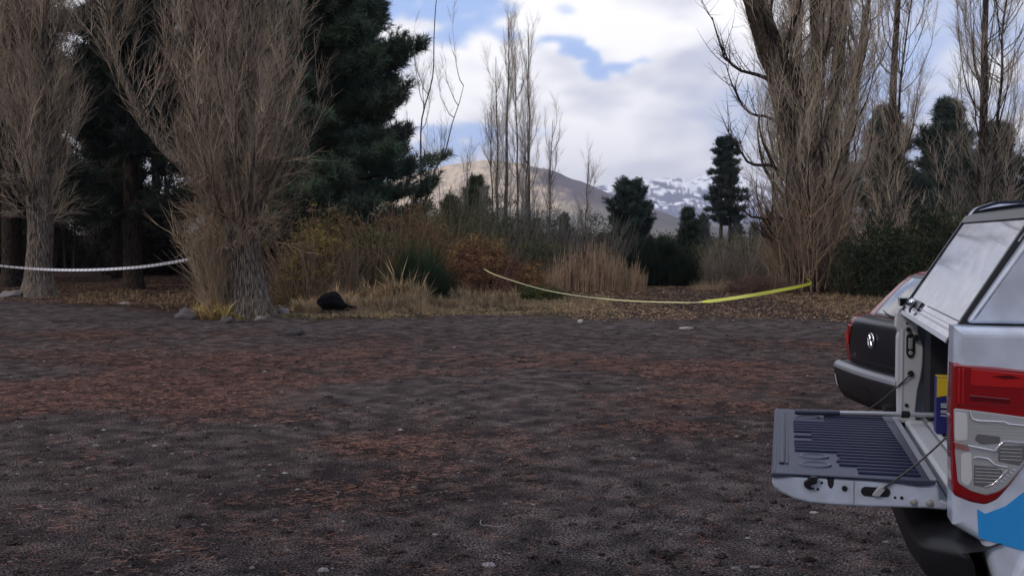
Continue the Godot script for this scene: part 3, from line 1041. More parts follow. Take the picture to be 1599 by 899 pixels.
	poplar("bare_tree", "small leafless tree with pale forking stems above the dark evergreen bushes", Vector3(12.4, 0, -36.0), [straight(Vector3(0, -0.1, 0), Vector3(0.1, 2.6, 0), 0.06, 0.035, 5, 0.03), straight(Vector3(0.05, 1.9, 0), Vector3(0.95, 4.3, 0), 0.035, 0.01, 6, 0.05), straight(Vector3(0.05, 2.0, 0), Vector3(0.45, 4.6, 0), 0.04, 0.01, 6, 0.05), straight(Vector3(0, 1.8, 0), Vector3(-0.35, 4.3, 0), 0.03, 0.01, 6, 0.05)],
		{"seed": 65, "limbs": 14, "low": 2.2, "high": 4.2, "out": 0.4, "rise": 0.6, "per_limb": 2, "size": 0.5, "sides": 8, "ridge": 0.0, "flare": 0.0, "bark": "pale_bark"})

func make_pines() -> void:
	pine("pine_tree", "big dark bushy pine leaning out over the thicket right of the great poplar", Vector3(-6.2, 0, -34.0), {"seed": 101, "tall": 15.0, "trunk": 0.3, "base": 2.0, "radius": 3.5, "boughs": 104, "subs": 10, "per": 9, "tuft": 0.52, "near": true, "droop": 0.2, "bare": 0.22, "lean": Vector3(0.4, 0, 0),
		"color": Color(0.055, 0.088, 0.062), "profile": func(f: float) -> float: return (0.85 + 0.22 * sin(f * 19.0) * (1.0 - f)) * pow(1.0 - f, 0.4) * smoothstep(-0.12, 0.1, f), "side": Vector3(1, 0.1, 0.08)})
	var forest := [[-11.95, -34.3, 15.0, 0.30, 2.3, 3.4, "pine with low sweeping boughs, second trunk from the great poplar"], [-16.6, -36.0, 17.0, 0.28, 4.5, 3.0, "tall pine left of the far poplar"], [-16.0, -44.0, 13.0, 0.2, 2.6, 1.6, "pine deep in the wood behind the far poplar"],
		[-19.6, -43.0, 16.0, 0.28, 3.0, 3.4, "pine at the left edge of the dark wood"], [-14.4, -52.0, 18.0, 0.25, 6.4, 3.2, "pine in the second row behind the striped tape"], [-18.6, -57.0, 18.0, 0.26, 7.0, 2.6, "pine in the back row at the left of the wood"],
		[-11.9, -60.0, 18.0, 0.26, 7.5, 3.4, "pine in the back row near the middle of the wood"], [-9.4, -39.5, 15.5, 0.24, 3.6, 2.9, "pine just behind the suckers of the great poplar"], [-9.9, -50.0, 16.0, 0.24, 2.5, 3.2, "pine in the second row behind the great poplar"],
		[-7.9, -44.0, 16.0, 0.24, 2.2, 3.0, "pine hidden behind the great poplar bole"], [-7.4, -55.0, 16.0, 0.25, 2.0, 3.6, "pine between the great poplar and the bushy pine"], [-23.5, -50.0, 17.0, 0.28, 3.0, 3.8, "outermost pine of the dark wood on the left"], [-22.0, -38.0, 17.0, 0.28, 4.0, 3.4, "near pine at the outer left of the wood"]]
	var k := 0
	for e in forest:
		k += 1
		pine("pine_tree", e[6], Vector3(e[0], 0, e[1]), {"seed": 120 + k, "tall": e[2], "trunk": e[3], "base": e[4], "radius": e[5], "boughs": 64, "subs": 7, "per": 7, "tuft": 0.7, "droop": 0.4, "bare": 0.25, "near": e[1] > -40.0, "color": Color(0.032, 0.044, 0.036), "group": "pines of the dark wood",
			"profile": func(f: float) -> float: return pow(1.0 - f, 0.5) * (0.8 + 0.2 * sin(f * 23.0))})
	# pines at the photographer's back, whose needles lie on the lot
	for e in [[-7.0, 9.0, 160, "tall pine behind the lot on the left"], [-1.5, 12.5, 161, "tall pine behind the middle of the lot"], [11.5, 13.0, 163, "tall pine behind the lot on the far right"], [-14.0, 5.0, 164, "tall pine beside the lot on the far left"]]:
		pine("pine_tree", e[3], Vector3(e[0], 0, e[1]), {"seed": e[2], "tall": 17.0, "trunk": 0.3, "base": 2.6, "radius": 4.2, "boughs": 60, "subs": 6, "per": 5, "tuft": 0.8, "droop": 0.3, "bare": 0.2, "color": Color(0.032, 0.044, 0.036), "group": "pines behind the lot"})
	# right of the track
	for e in [[17.8, -52.0, 7.6, 0.22, 1.0, 2.6, 140, "dark pine behind the great poplar clump, its top beside the slim poplar"], [20.3, -51.0, 7.8, 0.22, 0.8, 2.8, 141, "dark broad pine between the slim poplar and the straight one"], [22.2, -50.0, 6.6, 0.2, 0.8, 2.1, 142, "dark pine behind the straight poplar"],
		[15.6, -54.0, 6.6, 0.2, 0.8, 2.4, 143, "dark pine seen through the stems of the great poplar clump"], [24.4, -49.0, 6.8, 0.22, 0.8, 2.4, 144, "rightmost dark pine, above the pickup canopy roof"], [18.6, -45.0, 4.8, 0.14, 0.4, 2.4, 145, "low dark pine in front of the broad pines on the right"], [22.0, -43.0, 6.2, 0.2, 0.6, 2.4, 147, "low broad pine hidden behind the pickup canopy"], [28.5, -52.0, 7.6, 0.22, 0.8, 2.8, 148, "farthest right dark pine, beyond the pickup"], [26.5, -44.0, 7.0, 0.22, 0.8, 2.4, 146, "dark pine past the pickup on the far right"]]:
		pine("pine_tree", e[7], Vector3(e[0], 0, e[1]), {"seed": e[6], "tall": e[2], "trunk": e[3], "base": e[4], "radius": e[5], "boughs": 60, "subs": 7, "per": 8, "tuft": 0.55, "droop": 0.1, "bare": 0.12, "rise": 0.3, "color": Color(0.040, 0.060, 0.054), "group": "dark pines on the right",
			"profile": func(f: float) -> float: return pow(1.0 - f, 0.68) * (0.85 + 0.22 * sin(f * 17.0 + e[6])) * smoothstep(-0.2, 0.15, f)})
	pine("pine_tree", "tall lone pine with two thin trunks and a narrow crown before the snowy mountain", Vector3(13.7, 0, -70.0), {"seed": 150, "tall": 8.0, "trunk": 0.15, "base": 2.5, "radius": 1.7, "boughs": 76, "subs": 6, "per": 6, "tuft": 0.38, "droop": 0.15, "bare": 0.12, "rise": 0.0, "boles": [Vector3(-0.3, 0, 0), Vector3(0.35, 0, 0.1)], "color": Color(0.030, 0.048, 0.046),
		"profile": func(f: float) -> float: return (0.68 + 0.16 * sin(f * 24.0)) * (1.05 - 0.9 * f) * smoothstep(-0.1, 0.16, f) + 0.08})
	pine("round_pine", "rounded bushy pine standing before the gap between hill and snowy mountain", Vector3(6.5, 0, -60.0), {"seed": 151, "tall": 4.3, "trunk": 0.14, "base": 0.5, "radius": 1.75, "boughs": 56, "subs": 6, "per": 8, "tuft": 0.4, "droop": 0.0, "bare": 0.15, "rise": 0.5, "color": Color(0.034, 0.058, 0.054), "profile": func(f: float) -> float: return sqrt(maxf(0.02, 1.0 - f * f * 0.97)) * (0.92 + 0.08 * sin(f * 15.0))})
	pine("small_conifer", "small pointed conifer left of the lone two-trunk pine", Vector3(9.1, 0, -56.0), {"seed": 152, "tall": 3.0, "trunk": 0.08, "base": 0.2, "radius": 0.95, "boughs": 40, "subs": 5, "per": 5, "tuft": 0.3, "droop": 0.0, "bare": 0.1, "rise": 0.4, "color": Color(0.034, 0.055, 0.038)})
	pine("small_conifer", "small bushy conifer behind the thicket, left of the thin poplars", Vector3(-2.1, 0, -64.0), {"seed": 153, "tall": 5.0, "trunk": 0.1, "base": 0.5, "radius": 1.4, "boughs": 44, "subs": 5, "per": 6, "tuft": 0.42, "droop": 0.0, "bare": 0.1, "rise": 0.4, "color": Color(0.05, 0.072, 0.035)})
	pine("small_conifer", "lower bushy conifer between the big pine and the small conifer", Vector3(-3.7, 0, -66.0), {"seed": 154, "tall": 3.9, "trunk": 0.1, "base": 0.3, "radius": 1.3, "boughs": 36, "subs": 5, "per": 6, "tuft": 0.42, "droop": 0.0, "bare": 0.1, "rise": 0.4, "color": Color(0.055, 0.07, 0.032)})

func make_thickets() -> void:
	var brown := Color(0.17, 0.12, 0.085)
	bush("thorny_thicket", "dark tangled thicket right behind the great poplar trunk", "thicket", Vector3(-5.0, 0, -27.4), Vector3(1.3, 2.13, 1.2), {"seed": 201, "stems": 144, "stem_col": Color(0.183, 0.138, 0.108), "mess": 0.5, "leaves": 1008, "leaf_col": Color(0.105, 0.072, 0.049), "leaf_col2": Color(0.211, 0.167, 0.054), "leaf_size": 0.28})
	bush("thorny_thicket", "thicket with some yellow autumn leaves along its top below the big pine", "thicket", Vector3(-4.9, 0, -29.8), Vector3(1.7, 2.80, 1.3), {"seed": 202, "stems": 156, "stem_col": brown, "mess": 0.4, "leaves": 1488, "leaf_col": Color(0.13, 0.088, 0.06), "leaf_col2": Color(0.20, 0.165, 0.065), "leaf_size": 0.3})
	bush("thorny_thicket", "olive brown thicket behind the black bag", "thicket", Vector3(-3.6, 0, -28.9), Vector3(1.5, 2.35, 1.3), {"seed": 203, "stems": 180, "stem_col": brown, "mess": 0.35, "leaves": 1248, "leaf_col": Color(0.12, 0.085, 0.06), "leaf_col2": Color(0.11, 0.125, 0.06), "leaf_size": 0.28})
	bush("thorny_thicket", "tall rust brown thicket behind the green broom", "thicket", Vector3(-2.9, 0, -31.2), Vector3(1.7, 2.86, 1.3), {"seed": 204, "stems": 180, "stem_col": brown, "mess": 0.35, "leaves": 1488, "leaf_col": Color(0.17, 0.10, 0.068), "leaf_col2": Color(0.16, 0.135, 0.07), "leaf_size": 0.28})
	bush("broom_bush", "dark green broom bush with upright stems before the rusty brambles", "bush", Vector3(-2.35, 0, -27.2), Vector3(0.8, 1.35, 0.6), {"seed": 205, "stems": 150, "broom": true, "stem_col": Color(0.030, 0.052, 0.030), "spread": 0.45, "mess": 0.1, "leaves": 90, "broom_leaf": true, "leaf_col": Color(0.030, 0.054, 0.028), "leaf_size": 0.6, "lift": 0.2})
	bush("broom_bush", "tall wispy green broom stems above the dark broom bush", "bush", Vector3(-2.5, 0, -28.6), Vector3(0.6, 2.0, 0.5), {"seed": 206, "stems": 60, "broom": true, "stem_col": Color(0.05, 0.062, 0.028), "spread": 0.2, "mess": 0.08})
	bush("bramble", "rust red bramble mound under the yellow tape's left end", "bramble", Vector3(-0.95, 0, -29.3), Vector3(1.35, 1.85, 1.1), {"seed": 207, "stems": 156, "stem_col": Color(0.183, 0.102, 0.085), "mess": 0.5, "leaves": 2400, "leaf_col": Color(0.16, 0.078, 0.058), "leaf_col2": Color(0.24, 0.155, 0.075), "leaf_size": 0.26})
	bush("bramble", "lower straggling bramble right of the rust red mound", "bramble", Vector3(0.25, 0, -29.6), Vector3(1.0, 1.06, 0.8), {"seed": 208, "stems": 72, "stem_col": Color(0.197, 0.116, 0.092), "mess": 0.5, "leaves": 720, "leaf_col": Color(0.197, 0.087, 0.061), "leaf_col2": Color(0.281, 0.174, 0.077), "leaf_size": 0.25})
	bush("ground_bush", "low green leafy plants under the sagging yellow tape", "bush", Vector3(0.7, 0, -28.9), Vector3(1.0, 0.36, 0.5), {"seed": 209, "leaves": 320, "leaf_col": Color(0.063, 0.094, 0.043), "leaf_col2": Color(0.127, 0.123, 0.046), "leaf_size": 0.22})
	bush("tall_scrub", "olive scrub of thin shoots between the big pine and the bramble", "scrub", Vector3(-2.2, 0, -36.0), Vector3(1.8, 3.70, 1.4), {"seed": 210, "stems": 252, "stem_col": Color(0.225, 0.203, 0.123), "spread": 0.25, "leaves": 912, "leaf_col": Color(0.10, 0.12, 0.06), "leaf_col2": Color(0.15, 0.135, 0.075), "leaf_size": 0.3})
	bush("tall_scrub", "grey green scrub behind the rusty bramble", "scrub", Vector3(-0.4, 0, -37.0), Vector3(1.7, 3.70, 1.4), {"seed": 211, "stems": 252, "stem_col": Color(0.211, 0.196, 0.154), "spread": 0.2, "leaves": 720, "leaf_col": Color(0.09, 0.115, 0.065), "leaf_col2": Color(0.14, 0.13, 0.08), "leaf_size": 0.3})
	bush("tall_scrub", "dusky scrub of bare shoots below the thin poplars", "scrub", Vector3(1.1, 0, -37.0), Vector3(1.5, 3.08, 1.3), {"seed": 212, "stems": 276, "stem_col": Color(0.183, 0.167, 0.154), "spread": 0.15, "leaves": 624, "leaf_col": Color(0.07, 0.09, 0.065), "leaf_col2": Color(0.11, 0.105, 0.075), "leaf_size": 0.3})
	bush("tall_scrub", "dark scrub behind the dry reeds", "scrub", Vector3(2.7, 0, -37.5), Vector3(1.7, 2.84, 1.2), {"seed": 213, "stems": 240, "stem_col": Color(0.155, 0.145, 0.131), "spread": 0.15, "leaves": 768, "leaf_col": Color(0.06, 0.075, 0.055), "leaf_col2": Color(0.09, 0.09, 0.06), "leaf_size": 0.3})
	bush("green_scrub", "muted green leafy scrub behind the rust red bramble mound", "scrub", Vector3(-1.4, 0, -34.0), Vector3(1.5, 2.6, 1.0), {"seed": 251, "stems": 120, "stem_col": Color(0.13, 0.12, 0.07), "spread": 0.25, "leaves": 1100, "leaf_col": Color(0.065, 0.088, 0.045), "leaf_col2": Color(0.13, 0.13, 0.07), "leaf_size": 0.28})
	bush("green_scrub", "muted green leafy scrub between the bramble and the dry reeds", "scrub", Vector3(0.9, 0, -34.6), Vector3(1.1, 1.9, 0.9), {"seed": 252, "stems": 120, "stem_col": Color(0.13, 0.12, 0.08), "spread": 0.2, "leaves": 700, "leaf_col": Color(0.055, 0.075, 0.045), "leaf_col2": Color(0.10, 0.105, 0.06), "leaf_size": 0.28})
	bush("green_scrub", "tall muted green scrub at the right foot of the big pine", "scrub", Vector3(-2.9, 0, -33.4), Vector3(1.4, 2.9, 1.0), {"seed": 253, "stems": 160, "stem_col": Color(0.14, 0.12, 0.07), "spread": 0.2, "leaves": 1100, "leaf_col": Color(0.075, 0.09, 0.045), "leaf_col2": Color(0.14, 0.125, 0.065), "leaf_size": 0.28})
	bush("dry_reeds", "stand of dry upright brown stalks left of the leafy track", "reeds", Vector3(2.25, 0, -33.2), Vector3(1.35, 1.85, 0.8), {"seed": 214, "stems": 150, "stalks": true, "stem_col": Color(0.33, 0.235, 0.17), "spread": 0.04, "mess": 0.06, "leaves": 120, "leaf_col": Color(0.14, 0.08, 0.055), "leaf_size": 0.22})
	bush("dry_reeds", "shorter ragged patch of dry stalks at the right end of the tall stand", "reeds", Vector3(3.55, 0, -33.4), Vector3(0.75, 1.35, 0.7), {"seed": 246, "stems": 60, "stalks": true, "stem_col": Color(0.31, 0.22, 0.15), "spread": 0.1, "mess": 0.12})
	bush("dry_reeds", "thin fringe of pale stalks at the left of the dry stand", "reeds", Vector3(0.95, 0, -32.4), Vector3(0.6, 1.1, 0.4), {"seed": 215, "stems": 60, "stem_col": Color(0.24, 0.17, 0.12), "spread": 0.15, "mess": 0.1})
	bush("evergreen_bush", "dense dark green bush at the right of the dry reeds", "bush", Vector3(5.05, 0, -37.3), Vector3(1.5, 1.75, 1.0), {"seed": 216, "stems": 80, "broom": true, "stem_col": Color(0.016, 0.026, 0.02), "spread": 0.5, "leaves": 900, "broom_leaf": true, "leaf_col": Color(0.017, 0.028, 0.024), "leaf_col2": Color(0.026, 0.038, 0.026), "leaf_size": 0.5, "lift": 0.15})
	bush("yellow_green_bush", "yellow green broom bush beside the track behind the dark bush", "bush", Vector3(7.2, 0, -41.5), Vector3(1.1, 1.25, 0.8), {"seed": 217, "stems": 90, "broom": true, "stem_col": Color(0.13, 0.125, 0.04), "spread": 0.4, "leaves": 120, "broom_leaf": true, "leaf_col": Color(0.12, 0.12, 0.04), "leaf_size": 0.5, "lift": 0.1})
	bush("tall_scrub", "grey scrub of bare twigs left of the great poplar clump", "scrub", Vector3(8.2, 0, -39.0), Vector3(1.6, 2.34, 1.2), {"seed": 218, "stems": 192, "stem_col": Color(0.225, 0.189, 0.169), "spread": 0.3, "mess": 0.3, "leaves": 384, "leaf_col": Color(0.084, 0.094, 0.061), "leaf_col2": Color(0.141, 0.123, 0.077), "leaf_size": 0.3})
	bush("brush_pile", "dark heap of cut brushwood beside the track near the yellow tape", "brush pile", Vector3(7.3, 0, -32.2), Vector3(1.25, 0.55, 0.8), {"seed": 219, "stems": 260, "stem_col": Color(0.120, 0.080, 0.069), "mess": 1.6, "stem_tall": 1.8, "spread": 1.6, "leaves": 260, "leaf_col": Color(0.113, 0.065, 0.054), "leaf_col2": Color(0.169, 0.109, 0.077), "leaf_size": 0.22})
	bush("dry_grass_clump", "pale dry grass fringe at the right edge of the track", "grass clump", Vector3(6.3, 0, -33.8), Vector3(0.9, 0.55, 0.6), {"seed": 220, "stems": 130, "stem_col": Color(0.32, 0.25, 0.17), "spread": 0.6, "mess": 0.3})
	for e in [[10.5, -31.2, 1.5, 2.3, 221, "dark evergreen bush touching the yellow tape's right end"], [12.2, -31.8, 1.8, 3.0, 222, "tallest dark evergreen bush, above the red car's left side"], [13.9, -31.6, 1.8, 2.9, 223, "dark evergreen bush behind the red car's rear window"], [15.6, -33.0, 1.9, 3.0, 224, "dark evergreen bush behind the pickup's rear glass"], [18.2, -34.0, 2.0, 2.8, 227, "dark evergreen bush hidden behind the pickup canopy"], [21.4, -35.5, 2.2, 3.0, 228, "dark evergreen bush past the pickup on the right"]]:
		bush("evergreen_bush", e[5], "bush", Vector3(e[0], 0, e[1]), Vector3(e[2], e[3], 1.3), {"seed": e[4], "stems": 60, "stem_col": Color(0.06, 0.05, 0.04), "mess": 0.3, "leaves": 1300, "leaf_col": Color(0.020, 0.032, 0.022), "leaf_col2": Color(0.045, 0.058, 0.030), "leaf_size": 0.33, "lift": 0.2, "group": "dark evergreen bushes on the right"})
	bush("evergreen_bush", "lighter green leafy bush above the pickup's rear glass", "bush", Vector3(14.6, 0, -33.6), Vector3(1.3, 3.1, 1.0), {"seed": 225, "stems": 80, "stem_col": Color(0.08, 0.075, 0.04), "mess": 0.3, "leaves": 560, "leaf_col": Color(0.05, 0.062, 0.028), "leaf_col2": Color(0.10, 0.105, 0.04), "leaf_size": 0.3, "lift": 0.5})
	bush("dry_weeds", "pale dry weed stalks before the dark bushes by the red car", "weeds", Vector3(11.5, 0, -29.6), Vector3(0.9, 0.95, 0.4), {"seed": 226, "stems": 46, "stem_col": Color(0.22, 0.17, 0.11), "spread": 0.3, "leaves": 70, "leaf_col": Color(0.16, 0.115, 0.06), "leaf_size": 0.2})
	# shade-loving undergrowth that closes the wood
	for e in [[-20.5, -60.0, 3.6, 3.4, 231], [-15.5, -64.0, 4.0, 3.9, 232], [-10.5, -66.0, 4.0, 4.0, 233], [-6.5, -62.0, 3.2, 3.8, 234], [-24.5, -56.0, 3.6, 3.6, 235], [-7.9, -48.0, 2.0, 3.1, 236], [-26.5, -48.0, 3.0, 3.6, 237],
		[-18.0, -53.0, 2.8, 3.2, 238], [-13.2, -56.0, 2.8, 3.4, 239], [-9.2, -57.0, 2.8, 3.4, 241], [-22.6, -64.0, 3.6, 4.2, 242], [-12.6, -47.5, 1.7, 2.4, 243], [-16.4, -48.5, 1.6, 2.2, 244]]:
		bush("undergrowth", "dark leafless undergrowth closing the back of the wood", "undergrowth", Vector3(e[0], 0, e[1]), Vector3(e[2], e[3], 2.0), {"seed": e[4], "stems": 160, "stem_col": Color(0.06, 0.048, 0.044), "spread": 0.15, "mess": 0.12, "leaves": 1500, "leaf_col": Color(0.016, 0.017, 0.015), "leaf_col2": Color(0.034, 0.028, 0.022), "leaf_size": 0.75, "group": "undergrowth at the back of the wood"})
	# slim dead stems standing in the wood
	rng.seed = 240
	for k in 16:
		var x := rf(-23, -6.5)
		var z := rf(-58, -41)
		var s := Shape.new()
		var h := rf(4, 9)
		var st := straight(Vector3(0, -0.1, 0), Vector3(rf(-0.4, 0.4), h, 0), rf(0.05, 0.13), 0.02, 5, 0.05)
		s.tube(st[0], st[1], 7)
		for q in 6:
			var y := rf(0.3, 0.95) * 4.99
			var p: Vector3 = st[0][int(y)].lerp(st[0][int(y) + 1], y - int(y))
			shoot(s, p, Vector3(rf(-1, 1), rf(-0.2, 0.5), rf(-1, 1)).normalized(), rf(0.4, 1.1), 0.015, Vector3.DOWN * 0.2, 0.1, 3)
		var o := obj("dead_stem", s, M.dark_bark)
		o.position = Vector3(x, 0, z)
		tag(o, "slim dead standing stem among the pines of the dark wood", "dead tree", "dead stems in the dark wood")

func make_far_scrub() -> void:
	rng.seed = 300
	var w := [Many.new(), Many.new(), Many.new(), Many.new()]
	for k in 3400:
		var z := -rf(72, 230)
		var x := rf(-0.62, 0.66) * -z
		var y := rf(0.2, 1.0)
		var c := Color(0.045, 0.058, 0.04).lerp(Color(0.12, 0.10, 0.07), rng.randf())
		w[k % 4].put(along(Vector3(rf(-0.6, 0.6), 1, rf(-0.6, 0.6)), rf(0, TAU), Vector3(1.5, 1.2, 1.5) * rf(0.7, 1.5) * (-z / 110.0) * 0.75), Vector3(x, y * -z / 150.0, z), c)
	var t := thing("far_scrub", "far scrub and low trees on the plain before the mountains", "scrub", Vector3.ZERO)
	t.set_meta("kind", "stuff")
	for i in 4:
		many("scrub", w[i], leafy[i], M.leaf, t)
	# a few far conifers whose tips stand against the mountain
	for k in 16:
		var z := -rf(105, 190)
		var x: float = -z * [0.222, 0.236, 0.246, 0.252, 0.18, 0.172, 0.205, 0.262, 0.27, 0.05, 0.02, -0.02, 0.34, 0.39, 0.43, 0.30][k] + rf(-0.6, 0.6)
		pine("far_conifer", "far conifer whose tip stands against the mountain slopes", Vector3(x, 0, z), {"seed": 310 + k, "tall": 1.9 + -z * rf(0.006, 0.02), "trunk": 0.12, "base": 0.3, "radius": 1.1, "boughs": 22, "subs": 3, "per": 4, "tuft": 0.7, "droop": 0.0, "rise": 0.3, "color": Color(0.032, 0.05, 0.042), "group": "far conifers below the mountains"})

# ---------------------------------------------------------------- what lies on the ground
func make_litter() -> void:
	# fallen leaves
	var lm := []
	for k in 3:
		var s := Shape.new()
		rng.seed = 400 + k
		for q in 3:
			var a := rf(0, TAU)
			var o := Vector3(rf(-0.5, 0.5), 0.0, rf(-0.5, 0.5)) * 1.6
			var u := Vector3(cos(a), rf(-0.15, 0.3), sin(a)) * rf(0.4, 0.6)
			var v := Vector3(-sin(a), rf(0.1, 0.5), cos(a)) * rf(0.25, 0.4)
			var y := Vector3(0, 0.16, 0)
			s.tint = Color.WHITE * rf(0.7, 1.3)
			s.tri(o - u + y, o + v + y * 1.6, o + u + y)
			s.tri(o - u + y, o + u + y, o - v + y * 0.8 + Vector3.UP * rf(0, 0.3))
		lm.append(s.mesh())
	var zones := [["fallen_leaves", "fallen brown leaves on the floor of the wood at the left", -24.0, -7.0, -27.0, -46.0, 17000, Color(0.20, 0.125, 0.085), Color(0.28, 0.18, 0.12)],
		["fallen_leaves", "fallen tan leaves on the track and beside the yellow tape", 1.2, 15.5, -21.2, -37.0, 24000, Color(0.23, 0.15, 0.105), Color(0.34, 0.24, 0.16)],
		["fallen_leaves", "fallen leaves in the dry grass strip", -6.0, 2.0, -22.8, -28.5, 2600, Color(0.21, 0.145, 0.09), Color(0.30, 0.22, 0.13)]]
	for e in zones:
		rng.seed = 410 + int(e[2])
		var w := [Many.new(), Many.new(), Many.new()]
		for k in e[6]:
			var x := rf(e[2], e[3])
			var z := lerpf(e[4], e[5], pow(rng.randf(), 1.25))
			var past: float = edge_of_dirt(x) - z + blotch.get_noise_2d(x * 60.0, z * 60.0) * 2.0
			if past < 0.0 and rng.randf() > exp(past * 1.1) * 0.5:
				continue
			if e[2] > 0.0 and x > 3.9 and x < 7.0 and rng.randf() < 0.45:
				continue
			var c: Color = e[7].lerp(e[8], rng.randf())
			w[k % 3].put(Basis(Vector3.UP, rf(0, TAU)).scaled(Vector3.ONE * rf(0.03, 0.065)), Vector3(x, ground_height(x, z), z), twig_color(c))
		var t := thing(e[0], e[1], "leaves", Vector3.ZERO)
		t.set_meta("kind", "stuff")
		for i in 3:
			many("leaves", w[i], lm[i], M.leaf, t)
	# rusty pine needles in drifts on the dirt
	var nm := []
	for k in 3:
		var s := Shape.new()
		rng.seed = 430 + k
		for q in 18:
			var a := rf(0, TAU)
			var o := Vector3(rf(-1, 1), rf(0.0, 0.12), rf(-1, 1)) * 0.12
			var u := Vector3(cos(a), rf(-0.1, 0.1), sin(a)) * rf(0.03, 0.055)
			var v := Vector3(-sin(a), 0, cos(a)) * 0.0016
			s.tint = Color.WHITE * rf(0.6, 1.4)
			s.tri(o - u - v, o + u, o - u + v + Vector3.UP * 0.002)
		nm.append(s.mesh())
	rng.seed = 440
	var w := [Many.new(), Many.new(), Many.new()]
	for k in 70000:
		var d := 4.6 * pow(4.9, rng.randf())
		var az := rf(-0.52, 0.52)
		var x := sin(az) * d
		var z := -cos(az) * d
		if z < edge_of_dirt(x):
			continue
		var c := ground_color(x, z)
		if rng.randf() > clampf((c.r / c.b - 1.25) * 0.55, 0.015, 0.4):
			continue
		w[k % 3].put(Basis(Vector3.UP, rf(0, TAU)).scaled(Vector3.ONE * rf(0.45, 0.95)), Vector3(x, ground_height(x, z) + 0.003, z), twig_color(Color(0.24, 0.135, 0.108)))
	var t := thing("pine_needles", "rusty fallen pine needles drifted over the dirt lot", "needles", Vector3.ZERO)
	t.set_meta("kind", "stuff")
	for i in 3:
		many("needles", w[i], nm[i], M.twig, t)
	# stones: many small ones, and clods of dirt
	var rocks := []
	for k in 4:
		rocks.append(stone_mesh(450 + k, 0.55, 6, 8))
	rng.seed = 460
	var g := [Many.new(), Many.new(), Many.new(), Many.new()]
	var cl := [Many.new(), Many.new(), Many.new(), Many.new()]
	for k in 9000:
		var d := 4.6 * pow(4.9, rng.randf())
		var az := rf(-0.52, 0.52)
		var x := sin(az) * d
		var z := -cos(az) * d
		if z < edge_of_dirt(x) - 0.5:
			continue
		var y := ground_height(x, z)
		var b := Basis(Vector3.UP, rf(0, TAU))
		if k % 2 == 0:
			var r := 0.004 + 0.016 * pow(rng.randf(), 7.0)
			var c := Color(0.20, 0.18, 0.175) * rf(0.5, 1.5)
			if rng.randf() < 0.05:
				c = Color(0.50, 0.47, 0.45)
			g[k % 4].put(b.scaled(Vector3(r * rf(0.8, 1.6), r * rf(0.3, 0.7), r * rf(0.7, 1.2))), Vector3(x, y + r * 0.1, z), c)
		else:
			var r := 0.008 + 0.026 * pow(rng.randf(), 4.0)
			cl[k % 4].put(b.scaled(Vector3(r * rf(0.8, 1.6), r * 0.6, r)), Vector3(x, y, z), Color(0.26, 0.21, 0.20) * rf(0.8, 1.5))
	t = thing("gravel", "small pale and grey stones scattered over the dirt lot", "gravel", Vector3.ZERO)
	t.set_meta("kind", "stuff")
	for i in 4:
		many("stones", g[i], rocks[i], M.stone, t)
	t = thing("dirt_clods", "crumbs and clods of dark dirt on the lot", "dirt", Vector3.ZERO)
	t.set_meta("kind", "stuff")
	for i in 4:
		many("clods", cl[i], rocks[i], M.dirt, t)
	# dry grass in the strip before the thicket
	rng.seed = 470
	var gr := [Many.new(), Many.new(), Many.new(), Many.new()]
	for k in 7200:
		var x := rf(-5.0, 2.4)
		var back := pow(rng.randf(), 0.8)
		var z := lerpf(edge_of_dirt(x) + 0.3, -28.0, back)
		var q := blotch.get_noise_2d(x * 70.0, z * 70.0)
		if q < -0.25 and rng.randf() < 0.7:
			continue
		if x > -1.0 and rng.randf() < 0.55 * back:
			continue
		if Vector2(x + 4.0, (z + 24.1) * 0.8).length() < 0.55:
			continue
		var h := lerpf(0.06, 0.30, smoothstep(0.15, 0.75, back)) * rf(0.6, 1.3) * (0.5 + 2.2 * maxf(q + 0.3, 0.0))
		if back > 0.6 and rng.randf() < 0.06:
			h *= 1.7
		if absf(x + 2.3) < 0.8 and z < -26.6:
			h *= 0.4
		if x > -2.0:
			h *= 0.65
		if x > 0.2:
			h *= 0.5
		var c := Color(0.36, 0.265, 0.165).lerp(Color(0.15, 0.145, 0.065), clampf(0.42 - back * 1.6 + rf(-0.3, 0.3), 0, 1))
		gr[k % 4].put(Basis(Vector3.UP, rf(0, TAU)).scaled(Vector3(maxf(h, 0.15), h, maxf(h, 0.15)) * 1.0), Vector3(x, ground_height(x, z) - 0.01, z), twig_color(c))
	for k in 900:
		var x := rf(-12.5, -6.0) if k % 2 else rf(6.8, 12.0)
		var z := edge_of_dirt(x) - rf(0.5, 6.0) * (1.0 if k % 2 else 1.6)
		var h := rf(0.06, 0.16)
		gr[k % 4].put(Basis(Vector3.UP, rf(0, TAU)).scaled(Vector3(h, h, h) * 1.2), Vector3(x, ground_height(x, z) - 0.01, z), twig_color(Color(0.26, 0.19, 0.11)))
	t = thing("grass", "dry straw coloured grass strip before the thicket", "grass", Vector3.ZERO)
	t.set_meta("kind", "stuff")
	for i in 4:
		many("blades", gr[i], blades[i], M.grass_blade, t)
	# tufts that stand out
	for e in [[-6.05, -21.95, 0.62, 0.62, 481, 90, Color(0.38, 0.28, 0.12), "straw yellow grass tuft at the foot of the great poplar's suckers"], [-1.35, -27.6, 0.55, 0.6, 482, 40, Color(0.36, 0.29, 0.18), "pale arching grass tuft right of the green broom"], [-5.45, -21.85, 0.22, 0.2, 483, 24, Color(0.33, 0.27, 0.12), "small grass tuft in the hollow of the great poplar's foot"],
		[-4.45, -23.6, 0.35, 0.45, 484, 26, Color(0.33, 0.25, 0.15), "dry grass tuft just right of the great poplar trunk"]]:
		rng.seed = e[4]
		var tuft := Many.new()
